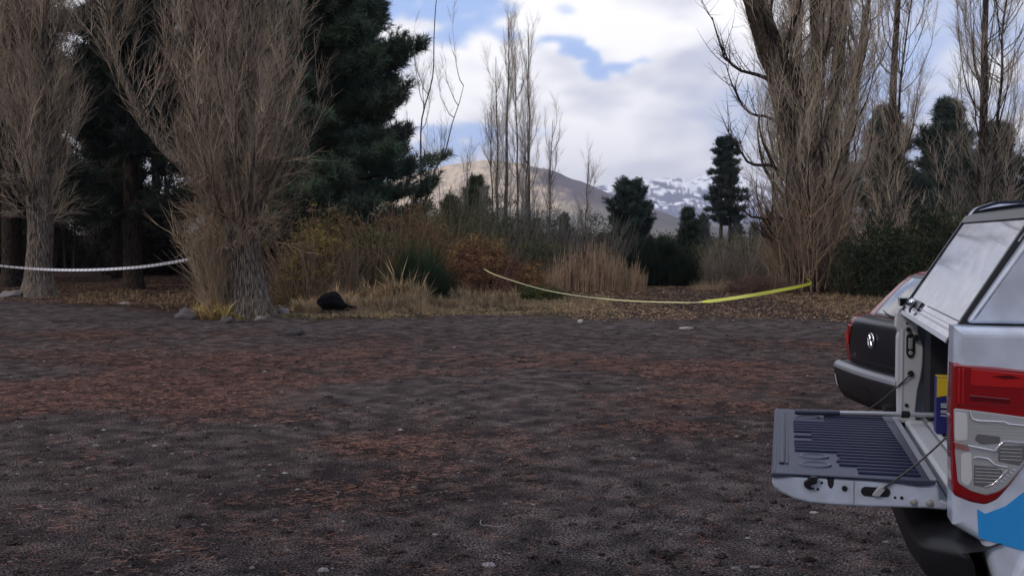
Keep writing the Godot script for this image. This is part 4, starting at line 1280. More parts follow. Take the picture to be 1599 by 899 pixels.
		for k in e[5]:
			var a := rf(0, TAU)
			var q: float = sqrt(rng.randf()) * 0.7 * e[2]
			var h: float = e[3] * rf(0.5, 1.1) * (1.0 - q * 0.5)
			tuft.put(along(Vector3(cos(a) * q, 1, sin(a) * q), rf(0, TAU), Vector3(h, h, h)), Vector3(cos(a) * q, 0, sin(a) * q * 0.7), twig_color(e[6]))
		var o := thing("grass_tuft", e[7], "grass tuft", Vector3(e[0], 0, e[1]))
		many("blades", tuft, blades[e[4] % 4], M.grass_blade, o)
	# rocks and odd pale stones
	for e in [[-6.5, -21.85, 0.26, 0.16, 491, Color(0.13, 0.12, 0.125), "grey rock at the foot of the great poplar beside the yellow tuft"], [-5.5, -20.9, 0.12, 0.10, 492, Color(0.12, 0.10, 0.10), "small brown grey rock in front of the great poplar"], [-13.75, -29.8, 0.32, 0.14, 493, Color(0.26, 0.235, 0.23), "pale flat stone at the foot of the far poplar"],
		[-5.02, -21.6, 0.11, 0.07, 494, Color(0.26, 0.24, 0.235), "small whitish stone at the right root of the great poplar"], [-4.9, -23.2, 0.12, 0.12, 495, Color(0.3, 0.27, 0.26), "grey stone behind the great poplar's right root"],
		[-0.12, -5.45, 0.035, 0.018, 496, Color(0.42, 0.38, 0.38), "pale flat pebble in the foreground dirt, the largest there"], [-0.93, -5.3, 0.03, 0.016, 497, Color(0.36, 0.33, 0.33), "pale pebble near the front edge of the lot, left of the largest"], [3.1, -19.3, 0.13, 0.03, 498, Color(0.42, 0.37, 0.36), "pale flat stone on the grey track"],
		[1.32, -21.0, 0.05, 0.05, 499, Color(0.6, 0.56, 0.56), "white scrap-like stone on the grey track"], [-3.65, -18.3, 0.16, 0.09, 500, Color(0.05, 0.042, 0.045), "dark clod of earth on the track before the black bag"], [-9.6, -26.9, 0.16, 0.05, 501, Color(0.3, 0.25, 0.25), "pale broken bit of wood-like stone between the two left trees"]]:
		var o := obj("rock", stone_mesh(e[4], 0.5, 12, 18), M.stone)
		(o.mesh as ArrayMesh).surface_get_material(0)
		o.mesh = stone_mesh(e[4], 0.5, 12, 18, e[5])
		o.position = Vector3(e[0], ground_height(e[0], e[1]) + e[3] * 0.25, e[1])
		o.scale = Vector3(e[2], e[3], e[2] * 0.8)
		tag(o, e[6], "rock" if e[2] > 0.1 else "stone")
	# twigs on the dirt
	for e in [[-1.92, -8.05, 0.17, 511, 0.006, "forked dry twig lying on the dirt lot, the nearest one"], [-8.2, -21.2, 1.2, 512, 0.016, "long dry stick lying in the dirt left of the grey rock"], [-7.3, -20.7, 0.9, 513, 0.012, "shorter dry stick lying before the grey rock"], [-4.9, -21.2, 0.7, 514, 0.02, "pale root-like stick at the great poplar's right foot"]]:
		rng.seed = e[3]
		var s := Shape.new()
		var p := shoot(s, Vector3(-e[2], 0.02, 0), Vector3(1, 0.03, 0.1).normalized(), e[2] * 2.0, e[4], Vector3(0, -0.03, rf(-0.2, 0.2)), 0.12, 7)
		shoot(s, p[3], Vector3(0.7, 0.1, -0.6).normalized(), e[2] * 0.6, e[4] * 0.7, Vector3.ZERO, 0.1, 4)
		shoot(s, p[2], Vector3(-0.2, 0.15, 0.6).normalized(), e[2] * 0.4, e[4] * 0.7, Vector3.ZERO, 0.1, 3)
		var o := obj("twig", s, M.pale_bark)
		o.position = Vector3(e[0], ground_height(e[0], e[1]), e[1])
		o.rotation.y = rf(-0.3, 0.3)
		tag(o, e[5], "twig")
	var ring := Shape.new()
	var pts := []
	var rr := []
	for k in 15:
		var a := PI * 0.85 + k / 14.0 * PI * 0.95
		pts.append(Vector3(cos(a) * 0.085, 0.012 + 0.004 * sin(k), -sin(a) * 0.10))
		rr.append(0.0016)
	ring.tube(pts, rr, 5, true)
	var o := obj("wire_loop", ring, mat("dull_wire", Color(0.35, 0.33, 0.32), 0.6))
	o.position = Vector3(-0.1, ground_height(-0.1, -6.25) + 0.004, -6.25)
	tag(o, "thin pale curl of wire lying in the foreground dirt", "wire")
	# pale thin sticks stuck in the brush by the tape
	rng.seed = 520
	for e in [[7.25, -30.0, 1.35, "bent pale stick standing in the brush behind the yellow tape", 0.014], [5.75, -29.6, 0.75, "thin pale stalk standing where the tape turns yellow", 0.010]]:
		var s := Shape.new()
		shoot(s, Vector3.ZERO, Vector3.UP, e[2], e[4], Vector3(0.25, 0, 0), 0.06, 7)
		if e[2] > 1.0:
			shoot(s, Vector3(0, e[2] * 0.55, 0), Vector3(0.55, 0.8, 0).normalized(), 0.6, 0.009, Vector3(0.4, -0.6, 0), 0.05, 6)
			shoot(s, Vector3(0.02, e[2] * 0.7, 0), Vector3(0.6, -0.75, 0.2).normalized(), 0.75, 0.008, Vector3.ZERO, 0.05, 6)
		var q := obj("bare_stick", s, M.pale_bark)
		q.position = Vector3(e[0], 0, e[1])
		tag(q, e[3], "stick")

func stone_mesh(sd: int, rough: float, rows: int, cols: int, tint := Color.WHITE) -> ArrayMesh:
	var s := Shape.new()
	s.tint = tint
	s.sheet(rows, cols, func(v: float, u: float) -> Vector3:
		var a := v * PI
		var d := Vector3(sin(a) * cos(u * TAU), cos(a), sin(a) * sin(u * TAU))
		return d * (1.0 + rough * bumps.get_noise_3d(d.x * 90.0 + sd * 31.0, d.y * 90.0, d.z * 90.0) + rough * 0.4 * bumps.get_noise_3d(d.x * 260.0, d.y * 260.0 + sd * 17.0, d.z * 260.0)), true)
	return s.mesh()

# ---------------------------------------------------------------- barrier tapes and the black bag
func tape(called: String, label: String, line: Array, width: float, stripes: bool, cols: Array, twist: Callable) -> void:
	var t := thing(called, label, "barrier tape", line[0])
	var pts := []
	var n := 300
	for k in n + 1:
		var f := float(k) / n * (line.size() - 1)
		var i := mini(int(f), line.size() - 2)
		pts.append(line[i].cubic_interpolate(line[i + 1], line[maxi(i - 1, 0)], line[mini(i + 2, line.size() - 1)], f - i) - line[0])
	var across := []
	for k in n + 1:
		var d: Vector3 = (pts[mini(k + 1, n)] - pts[maxi(k - 1, 0)]).normalized()
		var up := (Vector3.UP - d * d.y).normalized()
		across.append(up.rotated(d, twist.call(float(k) / n)) * width * 0.5 * (1.0 if stripes else lerpf(0.36, 1.0, smoothstep(0.57, 0.63, float(k) / n))))
	var s := [Shape.new(), Shape.new()]
	for k in n:
		var q: Shape = s[(1 if k % 5 > 0 else 0) if stripes else (0 if k < 0.60 * n else 1)]
		var lean: Vector3 = (pts[k + 1] - pts[k]) * (0.8 if stripes else 0.0)
		q.quad(pts[k] - across[k], pts[k] + across[k] + lean, pts[k + 1] + across[k + 1] + lean, pts[k + 1] - across[k + 1])
	if s[0].v.size():
		obj("dark_stripes" if stripes else "twisted_length", s[0], cols[0], t)
	if s[1].v.size():
		obj("band", s[1], cols[1], t)

func make_tapes() -> void:
	var white := mat("tape_white", Color(0.52, 0.52, 0.58), 0.45)
	var black := mat("tape_black", Color(0.16, 0.16, 0.18), 0.5)
	var yellow := mat("tape_yellow", Color(0.62, 0.62, 0.06), 0.4)
	white.backlight = Color(0.3, 0.3, 0.3)
	yellow.backlight = Color(0.4, 0.4, 0.2)
	tape("barrier_tape", "white tape with dark stripes strung from the great poplar across the wood", [Vector3(-17.3, 0.98, -33.0), Vector3(-13.3, 0.83, -29.3), Vector3(-10.9, 0.83, -27.1), Vector3(-8.6, 0.96, -25.0), Vector3(-6.75, 1.19, -22.9)], 0.062, true, [black, white],
		func(f: float) -> float: return 0.35 * sin(f * 9.0))
	tape("barrier_tape", "yellow tape sagging low across the leafy track between bramble and poplar clump", [Vector3(-0.75, 0.82, -28.6), Vector3(-0.325, 0.67, -27.3), Vector3(0.92, 0.36, -26.0), Vector3(2.37, 0.20, -25.2), Vector3(3.82, 0.15, -25.0), Vector3(4.63, 0.155, -25.4), Vector3(6.3, 0.22, -27.5), Vector3(8.25, 0.35, -30.2), Vector3(8.75, 0.42, -32.3)], 0.085, false, [mat("tape_sky_sheen", Color(0.50, 0.46, 0.22), 0.45), yellow],  # paler yellow carries painted sky reflection along the twisted length
		func(f: float) -> float: return -lerpf(1.0, 0.35, smoothstep(0.58, 0.64, f)) + 0.25 * sin(f * 17.0) + 0.12 * sin(f * 53.0))

func make_bag() -> void:
	var m := mat("black_plastic", Color(0.006, 0.006, 0.008), 0.6)
	m.metallic_specular = 0.12
	var t := thing("black_bag", "knotted black plastic bag lying in the dry grass before the thicket", "bag", Vector3(-4.0, 0.0, -24.45))
	t.scale = Vector3(1.45, 1.35, 1.35)
	var s := Shape.new()
	s.sheet(26, 36, func(v: float, u: float) -> Vector3:
		var f := v
		var g := u * TAU
		var x := lerpf(-0.27, 0.20, f)
		var r := 0.175 * pow(sin(clampf(f, 0.0, 1.0) * PI * 0.88 + 0.02), 0.55)
		if f > 0.7:
			r = lerpf(r, 0.03, smoothstep(0.7, 1.0, f))
		r *= 1.0 + 0.10 * bumps.get_noise_3d(x * 900.0, cos(g) * 150.0, sin(g) * 150.0) + 0.05 * sin(g * 9.0 + x * 12.0)
		return Vector3(x, maxf(-0.012, 0.14 + cos(g) * r - 0.10 * smoothstep(0.5, 1.0, f) * 0.6), sin(g) * r * 0.95), true)
	obj("sack", s, m, t)
	var k := Shape.new()
	k.sheet(10, 16, func(v: float, u: float) -> Vector3:
		var g := u * TAU
		var r := lerpf(0.028, 0.07, v * v) * (1.0 + 0.3 * sin(g * 5.0) * v)
		return Vector3(0.195 + v * 0.14, 0.085 - 0.05 * v + cos(g) * r * 0.5, sin(g) * r), true)
	obj("neck", k, m, t)

# ---------------------------------------------------------------- the pickup, in its own axes: x forward, z to its right, y = 0 at the tailgate hinge
const HINGE := 0.8346
var truck_at := Transform3D()

func tpart(called: String, s, m: Material, parent: Node3D) -> MeshInstance3D:
	var o := obj(called, s, m, parent)
	if not parent is MeshInstance3D:
		o.position.y = HINGE
	return o

func circle(x: float, y: float, r: float, n := 16) -> PackedVector2Array:
	var p := PackedVector2Array()
	for k in n:
		p.append(Vector2(x + r * cos(TAU * k / n), y + r * sin(TAU * k / n)))
	return p

func poly(a: Array) -> PackedVector2Array:
	var p := PackedVector2Array()
	for k in range(0, a.size(), 2):
		p.append(Vector2(a[k], a[k + 1]))
	return p

# corners of an outline cut to short arcs
func rounded(o: PackedVector2Array, r: float, n := 4) -> PackedVector2Array:
	var p := PackedVector2Array()
	var m := o.size()
	for i in m:
		var a := o[(i + m - 1) % m]
		var b := o[i]
		var c := o[(i + 1) % m]
		var q := minf(r, minf((a - b).length(), (c - b).length()) * 0.45)
		var p0 := b + (a - b).normalized() * q
		var p2 := b + (c - b).normalized() * q
		for k in n + 1:
			var t := float(k) / n
			p.append(p0.lerp(b, t).lerp(b.lerp(p2, t), t))
	return p

func lathe(s: Shape, profile: Array, at: Vector3, n := 40) -> void:
	s.sheet(profile.size(), n, func(v: float, u: float) -> Vector3:
		var q: Vector2 = profile[int(round(v * (profile.size() - 1)))]
		return at + Vector3(cos(u * TAU) * q.x, sin(u * TAU) * q.x, q.y), true)

func wheel(parent: Node3D, at: Vector3, r: float, w: float, side: float) -> void:
	var ty := Shape.new()
	lathe(ty, [Vector2(r * 0.62, -w * 0.5), Vector2(r * 0.9, -w * 0.52), Vector2(r * 0.985, -w * 0.42), Vector2(r, -w * 0.3), Vector2(r, w * 0.3), Vector2(r * 0.985, w * 0.42), Vector2(r * 0.9, w * 0.52), Vector2(r * 0.62, w * 0.5)], Vector3.ZERO)
	for k in 44:
		var g := TAU * k / 44
		for q in [-1.0, 1.0]:
			ty.box(Vector3(cos(g) * r, sin(g) * r, q * w * 0.24), Vector3(0.012, r * 0.09, w * 0.36), 0.0, Basis(Vector3.BACK, g + q * 0.02))
	var t := obj("tyre", ty, M.rubber, parent)
	t.position = at
	var rm := Shape.new()
	lathe(rm, [Vector2(0.02, side * w * 0.34), Vector2(r * 0.16, side * w * 0.36), Vector2(r * 0.18, side * w * 0.28), Vector2(r * 0.52, side * w * 0.34), Vector2(r * 0.6, side * w * 0.46), Vector2(r * 0.63, side * w * 0.5), Vector2(r * 0.63, -side * w * 0.5)], Vector3.ZERO)
	obj("rim", rm, M.rim_metal, t)

func make_car_materials() -> void:
	var p := mat("white_paint", Color(0.54, 0.60, 0.74), 0.3)
	p.clearcoat_enabled = true
	p.clearcoat = 0.7
	p.clearcoat_roughness = 0.08
	p.albedo_texture = noise_image(0.01, 5, 71, Color(0.90, 0.89, 0.88), Color(1, 1, 1), FastNoiseLite.TYPE_SIMPLEX_SMOOTH, 512)
	tri_map(p, Vector3.ONE * 1.4, false)
	mat("inner_white", Color(0.52, 0.53, 0.56), 0.5)
	mat("bed_metal", Color(0.30, 0.31, 0.34), 0.5, 0.2)
	mat("black_trim", Color(0.012, 0.012, 0.015), 0.35)
	mat("bumper_black", Color(0.009, 0.009, 0.012), 0.45)
	mat("liner", Color(0.034, 0.040, 0.072), 0.38)
	mat("liner_rib", Color(0.010, 0.013, 0.042), 0.42)
	M.liner_rib.metallic_specular = 0.28
	mat("dark_liner", Color(0.016, 0.017, 0.024), 0.55)
	mat("hole", Color(0.01, 0.01, 0.012), 0.8)
	mat("rubber", Color(0.02, 0.02, 0.02), 0.8)
	mat("rim_metal", Color(0.45, 0.45, 0.47), 0.35, 0.8)
	mat("bolt", Color(0.50, 0.49, 0.46), 0.4, 0.7)
	mat("chrome", Color(0.75, 0.76, 0.8), 0.12, 1.0)
	mat("reflector", Color(0.40, 0.41, 0.46), 0.3, 0.35)
	mat("reflector_dark", Color(0.02, 0.024, 0.05), 0.2, 0.3)
	mat("milky", Color(0.60, 0.60, 0.64), 0.3)
	mat("steel_grey", Color(0.42, 0.43, 0.47), 0.4, 0.3)
	for e in [["red_lens", Color(0.22, 0.006, 0.010)], ["red_bright", Color(0.40, 0.012, 0.014)], ["red_dark", Color(0.09, 0.003, 0.006)]]:
		var m := mat(e[0], e[1], 0.16)
		m.clearcoat_enabled = true
		m.clearcoat = 1.0
		m.clearcoat_roughness = 0.04
	var b := mat("blue_film", Color(0.015, 0.26, 0.66), 0.35)
	b.clearcoat_enabled = true
	b.clearcoat = 0.5
	var pane := mat("clear_pane", Color(1, 1, 1), 0.03)
	pane.albedo_color.a = 0.06
	pane.transparency = BaseMaterial3D.TRANSPARENCY_ALPHA
	# dusty tinted glass: pale dust with streaks wiped through it
	var dust := mat("dusty_glass", Color(0.40, 0.40, 0.46), 0.16)
	dust.albedo_texture = noise_image(0.012, 4, 61, Color(0.20, 0.23, 0.40), Color(1, 1, 0.97), FastNoiseLite.TYPE_SIMPLEX_SMOOTH, 512)
	tri_map(dust, Vector3(0.8, 2.2, 0.8), false)
	dust.metallic_specular = 0.7
	dust.clearcoat_enabled = true
	dust.clearcoat = 0.8
	dust.clearcoat_roughness = 0.05
	var cg := mat("dark_glass", Color(0.03, 0.032, 0.036), 0.05)
	cg.metallic_specular = 0.7
	cg.clearcoat_enabled = true
	cg.clearcoat = 1.0
	cg.clearcoat_roughness = 0.02
	var cr := mat("red_paint", Color(0.16, 0.012, 0.016), 0.25)
	cr.clearcoat_enabled = true
	cr.clearcoat = 0.35
	cr.metallic_specular = 0.3
	cr.clearcoat_roughness = 0.05
	var cb := mat("black_paint", Color(0.007, 0.0075, 0.011), 0.38)
	cb.clearcoat_enabled = true
	cb.metallic_specular = 0.3
	cb.clearcoat = 0.25
	cb.clearcoat_roughness = 0.15
	mat("box_yellow", Color(0.72, 0.50, 0.02), 0.5)
	mat("box_blue", Color(0.016, 0.018, 0.15), 0.45)
	mat("print_white", Color(0.75, 0.75, 0.78), 0.6)

func make_truck() -> void:
	var t := thing("pickup_truck", "white pickup with blue side band, canopy and lowered ribbed tailgate, its rear towards the lot", "pickup truck", Vector3(1.591, 0, -4.241), deg_to_rad(-14.01))
	truck_at = t.transform
	truck_at.origin.y = HINGE
	var s: Shape
	# near and far bed sides with a wheel arch cut in
	var side := [0.002, 0.30, 0.004, 0.535, 1.62, 0.535, 1.62, -0.33]
	for k in 13:
		var g := -0.28 + (PI + 0.56) * k / 12.0
		side.append_array([0.80 + 0.47 * cos(g), -0.44 + 0.47 * sin(g)])
	side.append_array([0.22, -0.37, 0.150, -0.32, 0.127, -0.242, 0.094, -0.138, 0.010, -0.090])
	for sg in [1.0, -1.0]:
		s = Shape.new()
		s.plate(poly(side), sg * 0.76, sg * 0.888, 0.03, 5)
		var bs := tpart("bed_side", s, M.white_paint, t)
		# raised lip round the wheel arch
		var fl := []
		for k in 17:
			var g := 0.02 + (PI - 0.04) * k / 16.0
			fl.append_array([0.80 + 0.66 * cos(g), -0.455 + 0.66 * sin(g)])
		for k in 17:
			var g := PI - 0.02 - (PI - 0.04) * k / 16.0
			fl.append_array([0.80 + 0.465 * cos(g), -0.45 + 0.465 * sin(g)])
		s = Shape.new()
		s.plate(poly(fl), sg * 0.87, sg * 0.926, 0.035, 5)
		tpart("wheel_arch", s, M.white_paint, t)
		s = Shape.new()
		s.plate(poly([0.079, -0.031, 0.102, -0.045, 0.16, -0.018, 0.212, 0.030, 0.262, 0.10, 0.36, 0.245, 1.6, 0.25, 1.6, -0.10, 1.40, -0.10, 1.24, 0.06, 1.05, 0.172, 0.8, 0.214, 0.58, 0.176, 0.40, 0.09, 0.35, 0.02, 0.30, -0.13, 0.27, -0.168, 0.216, -0.154, 0.085, -0.122]), sg * 0.8885, sg * 0.8905, 0.0)
		obj("blue_band", s, M.blue_film, bs)
	# near tail light and far one
	for sg in [1.0, -1.0]:
		tail_light(t, sg)
	# bed: floor, sill, liners
	s = Shape.new()
	s.box(Vector3(0.80, -0.045, 0), Vector3(1.54, 0.04, 1.42), 0.004)
	for k in 11:
		s.box(Vector3(0.86, -0.022, -0.6 + 0.12 * k), Vector3(1.36, 0.016, 0.062), 0.006)
	tpart("bed_floor", s, M.bed_metal, t)
	s = Shape.new()
	s.box(Vector3(0.070, -0.028, 0), Vector3(0.085, 0.03, 1.41), 0.012)
	s.box(Vector3(0.132, -0.022, 0), Vector3(0.022, 0.016, 1.36), 0.006)
	tpart("sill", s, M.inner_white, t)
	s = Shape.new()
	s.box(Vector3(0.83, 0.24, -0.67), Vector3(1.45, 0.50, 0.06), 0.02)
	s.box(Vector3(0.83, 0.24, 0.68), Vector3(1.45, 0.50, 0.05), 0.02)
	s.box(Vector3(1.57, 0.26, 0), Vector3(0.05, 0.54, 1.42), 0.01)
	for sg in [1.0, -1.0]:
		s.box(Vector3(0.80, 0.08, sg * 0.58), Vector3(0.62, 0.20, 0.16), 0.05)
	tpart("bed_liner", s, M.dark_liner, t)
	# the pillars on either side of the tailgate opening
	var pil := poly([-0.006, 0.50, 0.072, 0.50, 0.082, 0.448, 0.081, 0.385, 0.092, 0.352, 0.104, 0.31, 0.102, 0.24, 0.094, 0.175, 0.082, 0.12, 0.074, 0.03, 0.078, -0.03, -0.004, -0.03, -0.006, 0.14, -0.012, 0.16, -0.012, 0.36, -0.006, 0.385, -0.020, 0.41, -0.018, 0.47])
	for sg in [-1.0, 1.0]:
		s = Shape.new()
		s.plate(pil, sg * 0.76, sg * 0.704, 0.008, 3)
		s.box(Vector3(0.012, 0.20, sg * 0.703), Vector3(0.012, 0.40, 0.006), 0.002)
		var p := tpart("pillar", s, M.inner_white, t)
		if sg > 0:
			p.position.x = 0.035
			continue
		var z: float = sg * 0.704
		s = Shape.new()
		s.plate(rounded(poly([0.028, 0.372, 0.046, 0.388, 0.064, 0.372, 0.064, 0.29, 0.054, 0.27, 0.036, 0.27, 0.028, 0.29]), 0.012), z, z - sg * 0.010, 0.004, 2)
		s.plate(circle(0.068, 0.362, 0.014), z, z - sg * 0.022, 0.004, 2)
		s.plate(circle(0.036, 0.398, 0.011), z, z - sg * 0.012, 0.003, 2)
		obj("striker", s, M.black_trim, p)
		s = Shape.new()
		s.plate(circle(0.047, 0.292, 0.010), z - sg * 0.010, z - sg * 0.014, 0.002, 2)
		s.box(Vector3(0.046, 0.335, z - sg * 0.012), Vector3(0.018, 0.05, 0.008), 0.002)
		obj("striker_plate", s, M.bolt, p)
		s = Shape.new()
		s.plate(circle(0.030, 0.425, 0.005), z, z - sg * 0.002)
		s.plate(circle(0.034, 0.052, 0.009), z, z - sg * 0.006, 0.002, 2)
		s.plate(circle(0.049, 0.198, 0.014), z, z - sg * 0.012, 0.004, 2)
		obj("plug", s, M.black_trim, p)
	tailgate(t)
	# stay cables from pillar to tailgate
	for sg in [1.0, -1.0]:
		s = Shape.new()
		var a := Vector3(0.049, 0.196, sg * 0.69)
		var b := Vector3(-0.186, -0.020, sg * 0.722)
		var pts := []
		for k in 9:
			var f := k / 8.0
			pts.append(a.lerp(b, f) + Vector3(0, -0.012 * sin(f * PI), 0))
		var rr := []
		for k in 9:
			rr.append(0.0036)
		s.tube(pts, rr, 8, true)
		tpart("stay_cable", s, M.black_trim, t)
	# bumper: a step bumper wrapping round the corners
	s = Shape.new()
	var prof := [Vector2(0.10, -0.10), Vector2(-0.02, -0.135), Vector2(-0.085, -0.16), Vector2(-0.10, -0.20), Vector2(-0.085, -0.27), Vector2(-0.035, -0.34), Vector2(-0.01, -0.385), Vector2(0.03, -0.43), Vector2(0.11, -0.50), Vector2(0.30, -0.50)]
	s.sheet(prof.size(), 41, func(v: float, u: float) -> Vector3:
		var q: Vector2 = prof[int(round(v * (prof.size() - 1)))]
		var z := (u * 2.0 - 1.0)
		var az := absf(z)
		# the corner sweeps forward and ends at the side of the body
		var fwd := pow(az, 6.0) * 0.07 + smoothstep(0.86, 1.0, az) * 0.10
		var zz := signf(z) * minf(az, 1.0) * (0.90 - 0.03 * smoothstep(-0.3, -0.5, q.y))
		return Vector3(q.x + fwd * smoothstep(0.2, -0.02, q.x) * (0.7 if q.y > -0.18 else 1.0), q.y - 0.035 * pow(az, 5.0) * smoothstep(-0.2, -0.1, q.y), zz))
	var bp := tpart("rear_bumper", s, M.bumper_black, t)
	s = Shape.new()
	for k in 9:
		s.box(Vector3(-0.035, -0.128, -0.24 + 0.06 * k), Vector3(0.07, 0.008, 0.035), 0.003)
	obj("step_pad", s, M.black_trim, bp)
	canopy(t)
	# cab and bonnet
	s = Shape.new()
	var cab := rounded(poly([1.63, -0.45, 1.63, 0.56, 1.75, 0.93, 2.05, 0.98, 2.75, 0.97, 3.05, 0.90, 3.75, 0.42, 4.75, 0.30, 4.93, 0.10, 4.97, -0.42, 4.48, -0.45, 4.40, -0.15, 4.1, 0.02, 3.75, -0.08, 3.55, -0.45]), 0.08)
	s.plate(cab, -0.02, 0.90, 0.09, 5)
	s.plate(cab, -0.021, -0.90, 0.09, 5)
	tpart("cab", s, M.white_paint, t)
	for sg in [1.0, -1.0]:
		for e in [[1.80, 0.53, 2.42, 0.53, 2.42, 0.86, 1.92, 0.86], [2.50, 0.53, 3.42, 0.50, 2.98, 0.85, 2.50, 0.86]]:
			s = Shape.new()
			s.plate(rounded(poly(e), 0.03), sg * 0.896, sg * 0.904, 0.004, 2)
			tpart("side_window", s, M.dark_glass, t)
		for x in [0.80, 4.03]:
			wheel(t, Vector3(x, HINGE - 0.455, sg * 0.77), 0.38, 0.25, sg)
	s = Shape.new()
	s.box(Vector3(2.4, -0.38, 0), Vector3(4.4, 0.14, 0.9), 0.03)
	s.tube([Vector3(0.8, -0.455, -0.7), Vector3(0.8, -0.455, 0.7)], [0.06, 0.06], 12, true)
	tpart("chassis", s, M.bumper_black, t)

func tail_light(t: Node3D, sg: float) -> void:
	var outline := rounded(poly([0.001, 0.426, 0.12, 0.422, 0.262, 0.408, 0.272, 0.30, 0.268, 0.21, 0.245, 0.150, 0.211, 0.099, 0.176, 0.042, 0.141, -0.004, 0.104, -0.024, 0.058, -0.018, 0.025, -0.005, 0.006, 0.012, 0.001, 0.12, -0.003, 0.26]), 0.012, 2)
	var s := Shape.new()
	s.plate(outline, sg * 0.80, sg * 0.894, 0.022, 5)
	var l := tpart("tail_light", s, M.red_dark if sg < 0 else M.red_lens, t)
	var z := sg * 0.894
	s = Shape.new()
	s.plate(poly([0.012, 0.416, 0.25, 0.400, 0.256, 0.300, 0.012, 0.292]), z, z + sg * 0.002, 0.0012, 1)
	obj("red_lens", s, M.red_lens, l)
	s = Shape.new()
	s.plate(poly([0.052, 0.408, 0.245, 0.393, 0.25, 0.356, 0.19, 0.352, 0.052, 0.356]), z + sg * 0.002, z + sg * 0.004, 0.001, 1)
	for e in [[0.03, 0.045], [0.018, 0.026]]:
		s.box(Vector3(e[0], 0.352, z + sg * 0.0025), Vector3(0.006, 0.11, 0.003), 0.001)
	obj("brake_lens", s, M.red_bright, l)
	s = Shape.new()
	s.plate(poly([0.05, 0.325, 0.165, 0.318, 0.165, 0.303, 0.05, 0.308]), z + sg * 0.002, z + sg * 0.0035, 0.001, 1)
	s.plate(poly([0.108, 0.386, 0.15, 0.378, 0.20, 0.383, 0.16, 0.392]), z + sg * 0.004, z + sg * 0.0045, 0.0)
	obj("dark_bar", s, M.red_dark, l)
	# the clear half: a reflector bowl with steps, under a smooth pane
	var clear := rounded(poly([0.004, 0.283, 0.12, 0.272, 0.250, 0.258, 0.248, 0.185, 0.224, 0.142, 0.196, 0.098, 0.162, 0.050, 0.139, 0.030, 0.102, 0.016, 0.058, 0.027, 0.020, 0.050, 0.010, 0.146, 0.006, 0.20]), 0.008, 2)
	s = Shape.new()
	s.plate(clear, z, z + sg * 0.0025, 0.0015, 1)
	var bowl := obj("reflector", s, M.reflector, l)
	s = Shape.new()
	var zz := z + sg * 0.004
	s.plate(rounded(poly([0.072, 0.205, 0.14, 0.200, 0.140, 0.178, 0.085, 0.172, 0.066, 0.186]), 0.006), zz - sg * 0.002, zz, 0.001, 1)
	s.plate(poly([0.135, 0.170, 0.205, 0.176, 0.240, 0.178, 0.215, 0.138, 0.196, 0.112, 0.135, 0.122]), zz - sg * 0.002, zz, 0.001, 1)
	s.plate(poly([0.066, 0.108, 0.135, 0.104, 0.150, 0.092, 0.128, 0.050, 0.105, 0.038, 0.066, 0.044]), zz - sg * 0.002, zz, 0.001, 1)
	obj("dark_recess", s, M.reflector_dark, bowl)
	s = Shape.new()
	for k in 7:
		s.box(Vector3(0.155 - 0.004 * k, 0.246 - 0.0095 * k, zz - sg * 0.0012), Vector3(0.16, 0.0022, 0.002), 0.0006)
	for k in 5:
		s.box(Vector3(0.105, 0.098 - 0.0105 * k, zz + sg * 0.001), Vector3(0.072, 0.0026, 0.003), 0.0008)
	for k in 4:
		s.box(Vector3(0.172, 0.163 - 0.011 * k, zz + sg * 0.001), Vector3(0.062, 0.0026, 0.003), 0.0008)
	obj("ribs", s, M.reflector, bowl)
	s = Shape.new()
	s.tube([Vector3(0.048, 0.276, zz), Vector3(0.056, 0.252, zz), Vector3(0.078, 0.246, zz), Vector3(0.15, 0.246, zz), Vector3(0.162, 0.24, zz), Vector3(0.24, 0.236, zz)], [0.004, 0.005, 0.005, 0.004, 0.004, 0.003], 8, true)
	s.tube([Vector3(0.046, 0.168, zz), Vector3(0.075, 0.163, zz), Vector3(0.125, 0.154, zz), Vector3(0.142, 0.178, zz), Vector3(0.155, 0.186, zz), Vector3(0.23, 0.182, zz)], [0.004, 0.006, 0.006, 0.005, 0.004, 0.003], 8, true)
	s.tube([Vector3(0.062, 0.128, zz), Vector3(0.074, 0.133, zz), Vector3(0.105, 0.130, zz), Vector3(0.126, 0.112, zz), Vector3(0.162, 0.106, zz), Vector3(0.164, 0.098, zz), Vector3(0.124, 0.052, zz), Vector3(0.098, 0.040, zz)], [0.003, 0.005, 0.005, 0.003, 0.003, 0.0035, 0.003, 0.003], 8, true)
	for k in 7:
		s.box(Vector3(0.182 - 0.009 * k, 0.098 - 0.0095 * k, zz), Vector3(0.011, 0.0032, 0.005), 0.001, Basis(Vector3.BACK, -0.5))
	obj("chrome_edge", s, M.chrome, bowl)
	s = Shape.new()
	s.plate(rounded(poly([0.008, 0.272, 0.044, 0.268, 0.046, 0.184, 0.010, 0.182]), 0.008), zz - sg * 0.002, zz + sg * 0.001, 0.001, 1)
	s.plate(rounded(poly([0.028, 0.142, 0.058, 0.148, 0.062, 0.060, 0.050, 0.040, 0.030, 0.052]), 0.01), zz - sg * 0.002, zz + sg * 0.001, 0.001, 1)
	obj("diffuser", s, M.milky, bowl)
	s = Shape.new()
	s.plate(poly([0.002, 0.178, 0.040, 0.170, 0.052, 0.156, 0.046, 0.150, 0.006, 0.158]), zz - sg * 0.002, zz + sg * 0.002, 0.001, 1)
	obj("side_marker", s, M.red_lens, l)
	s = Shape.new()
	s.plate(clear, z + sg * 0.010, z + sg * 0.0115, 0.0)
	obj("lens_pane", s, M.clear_pane, l)

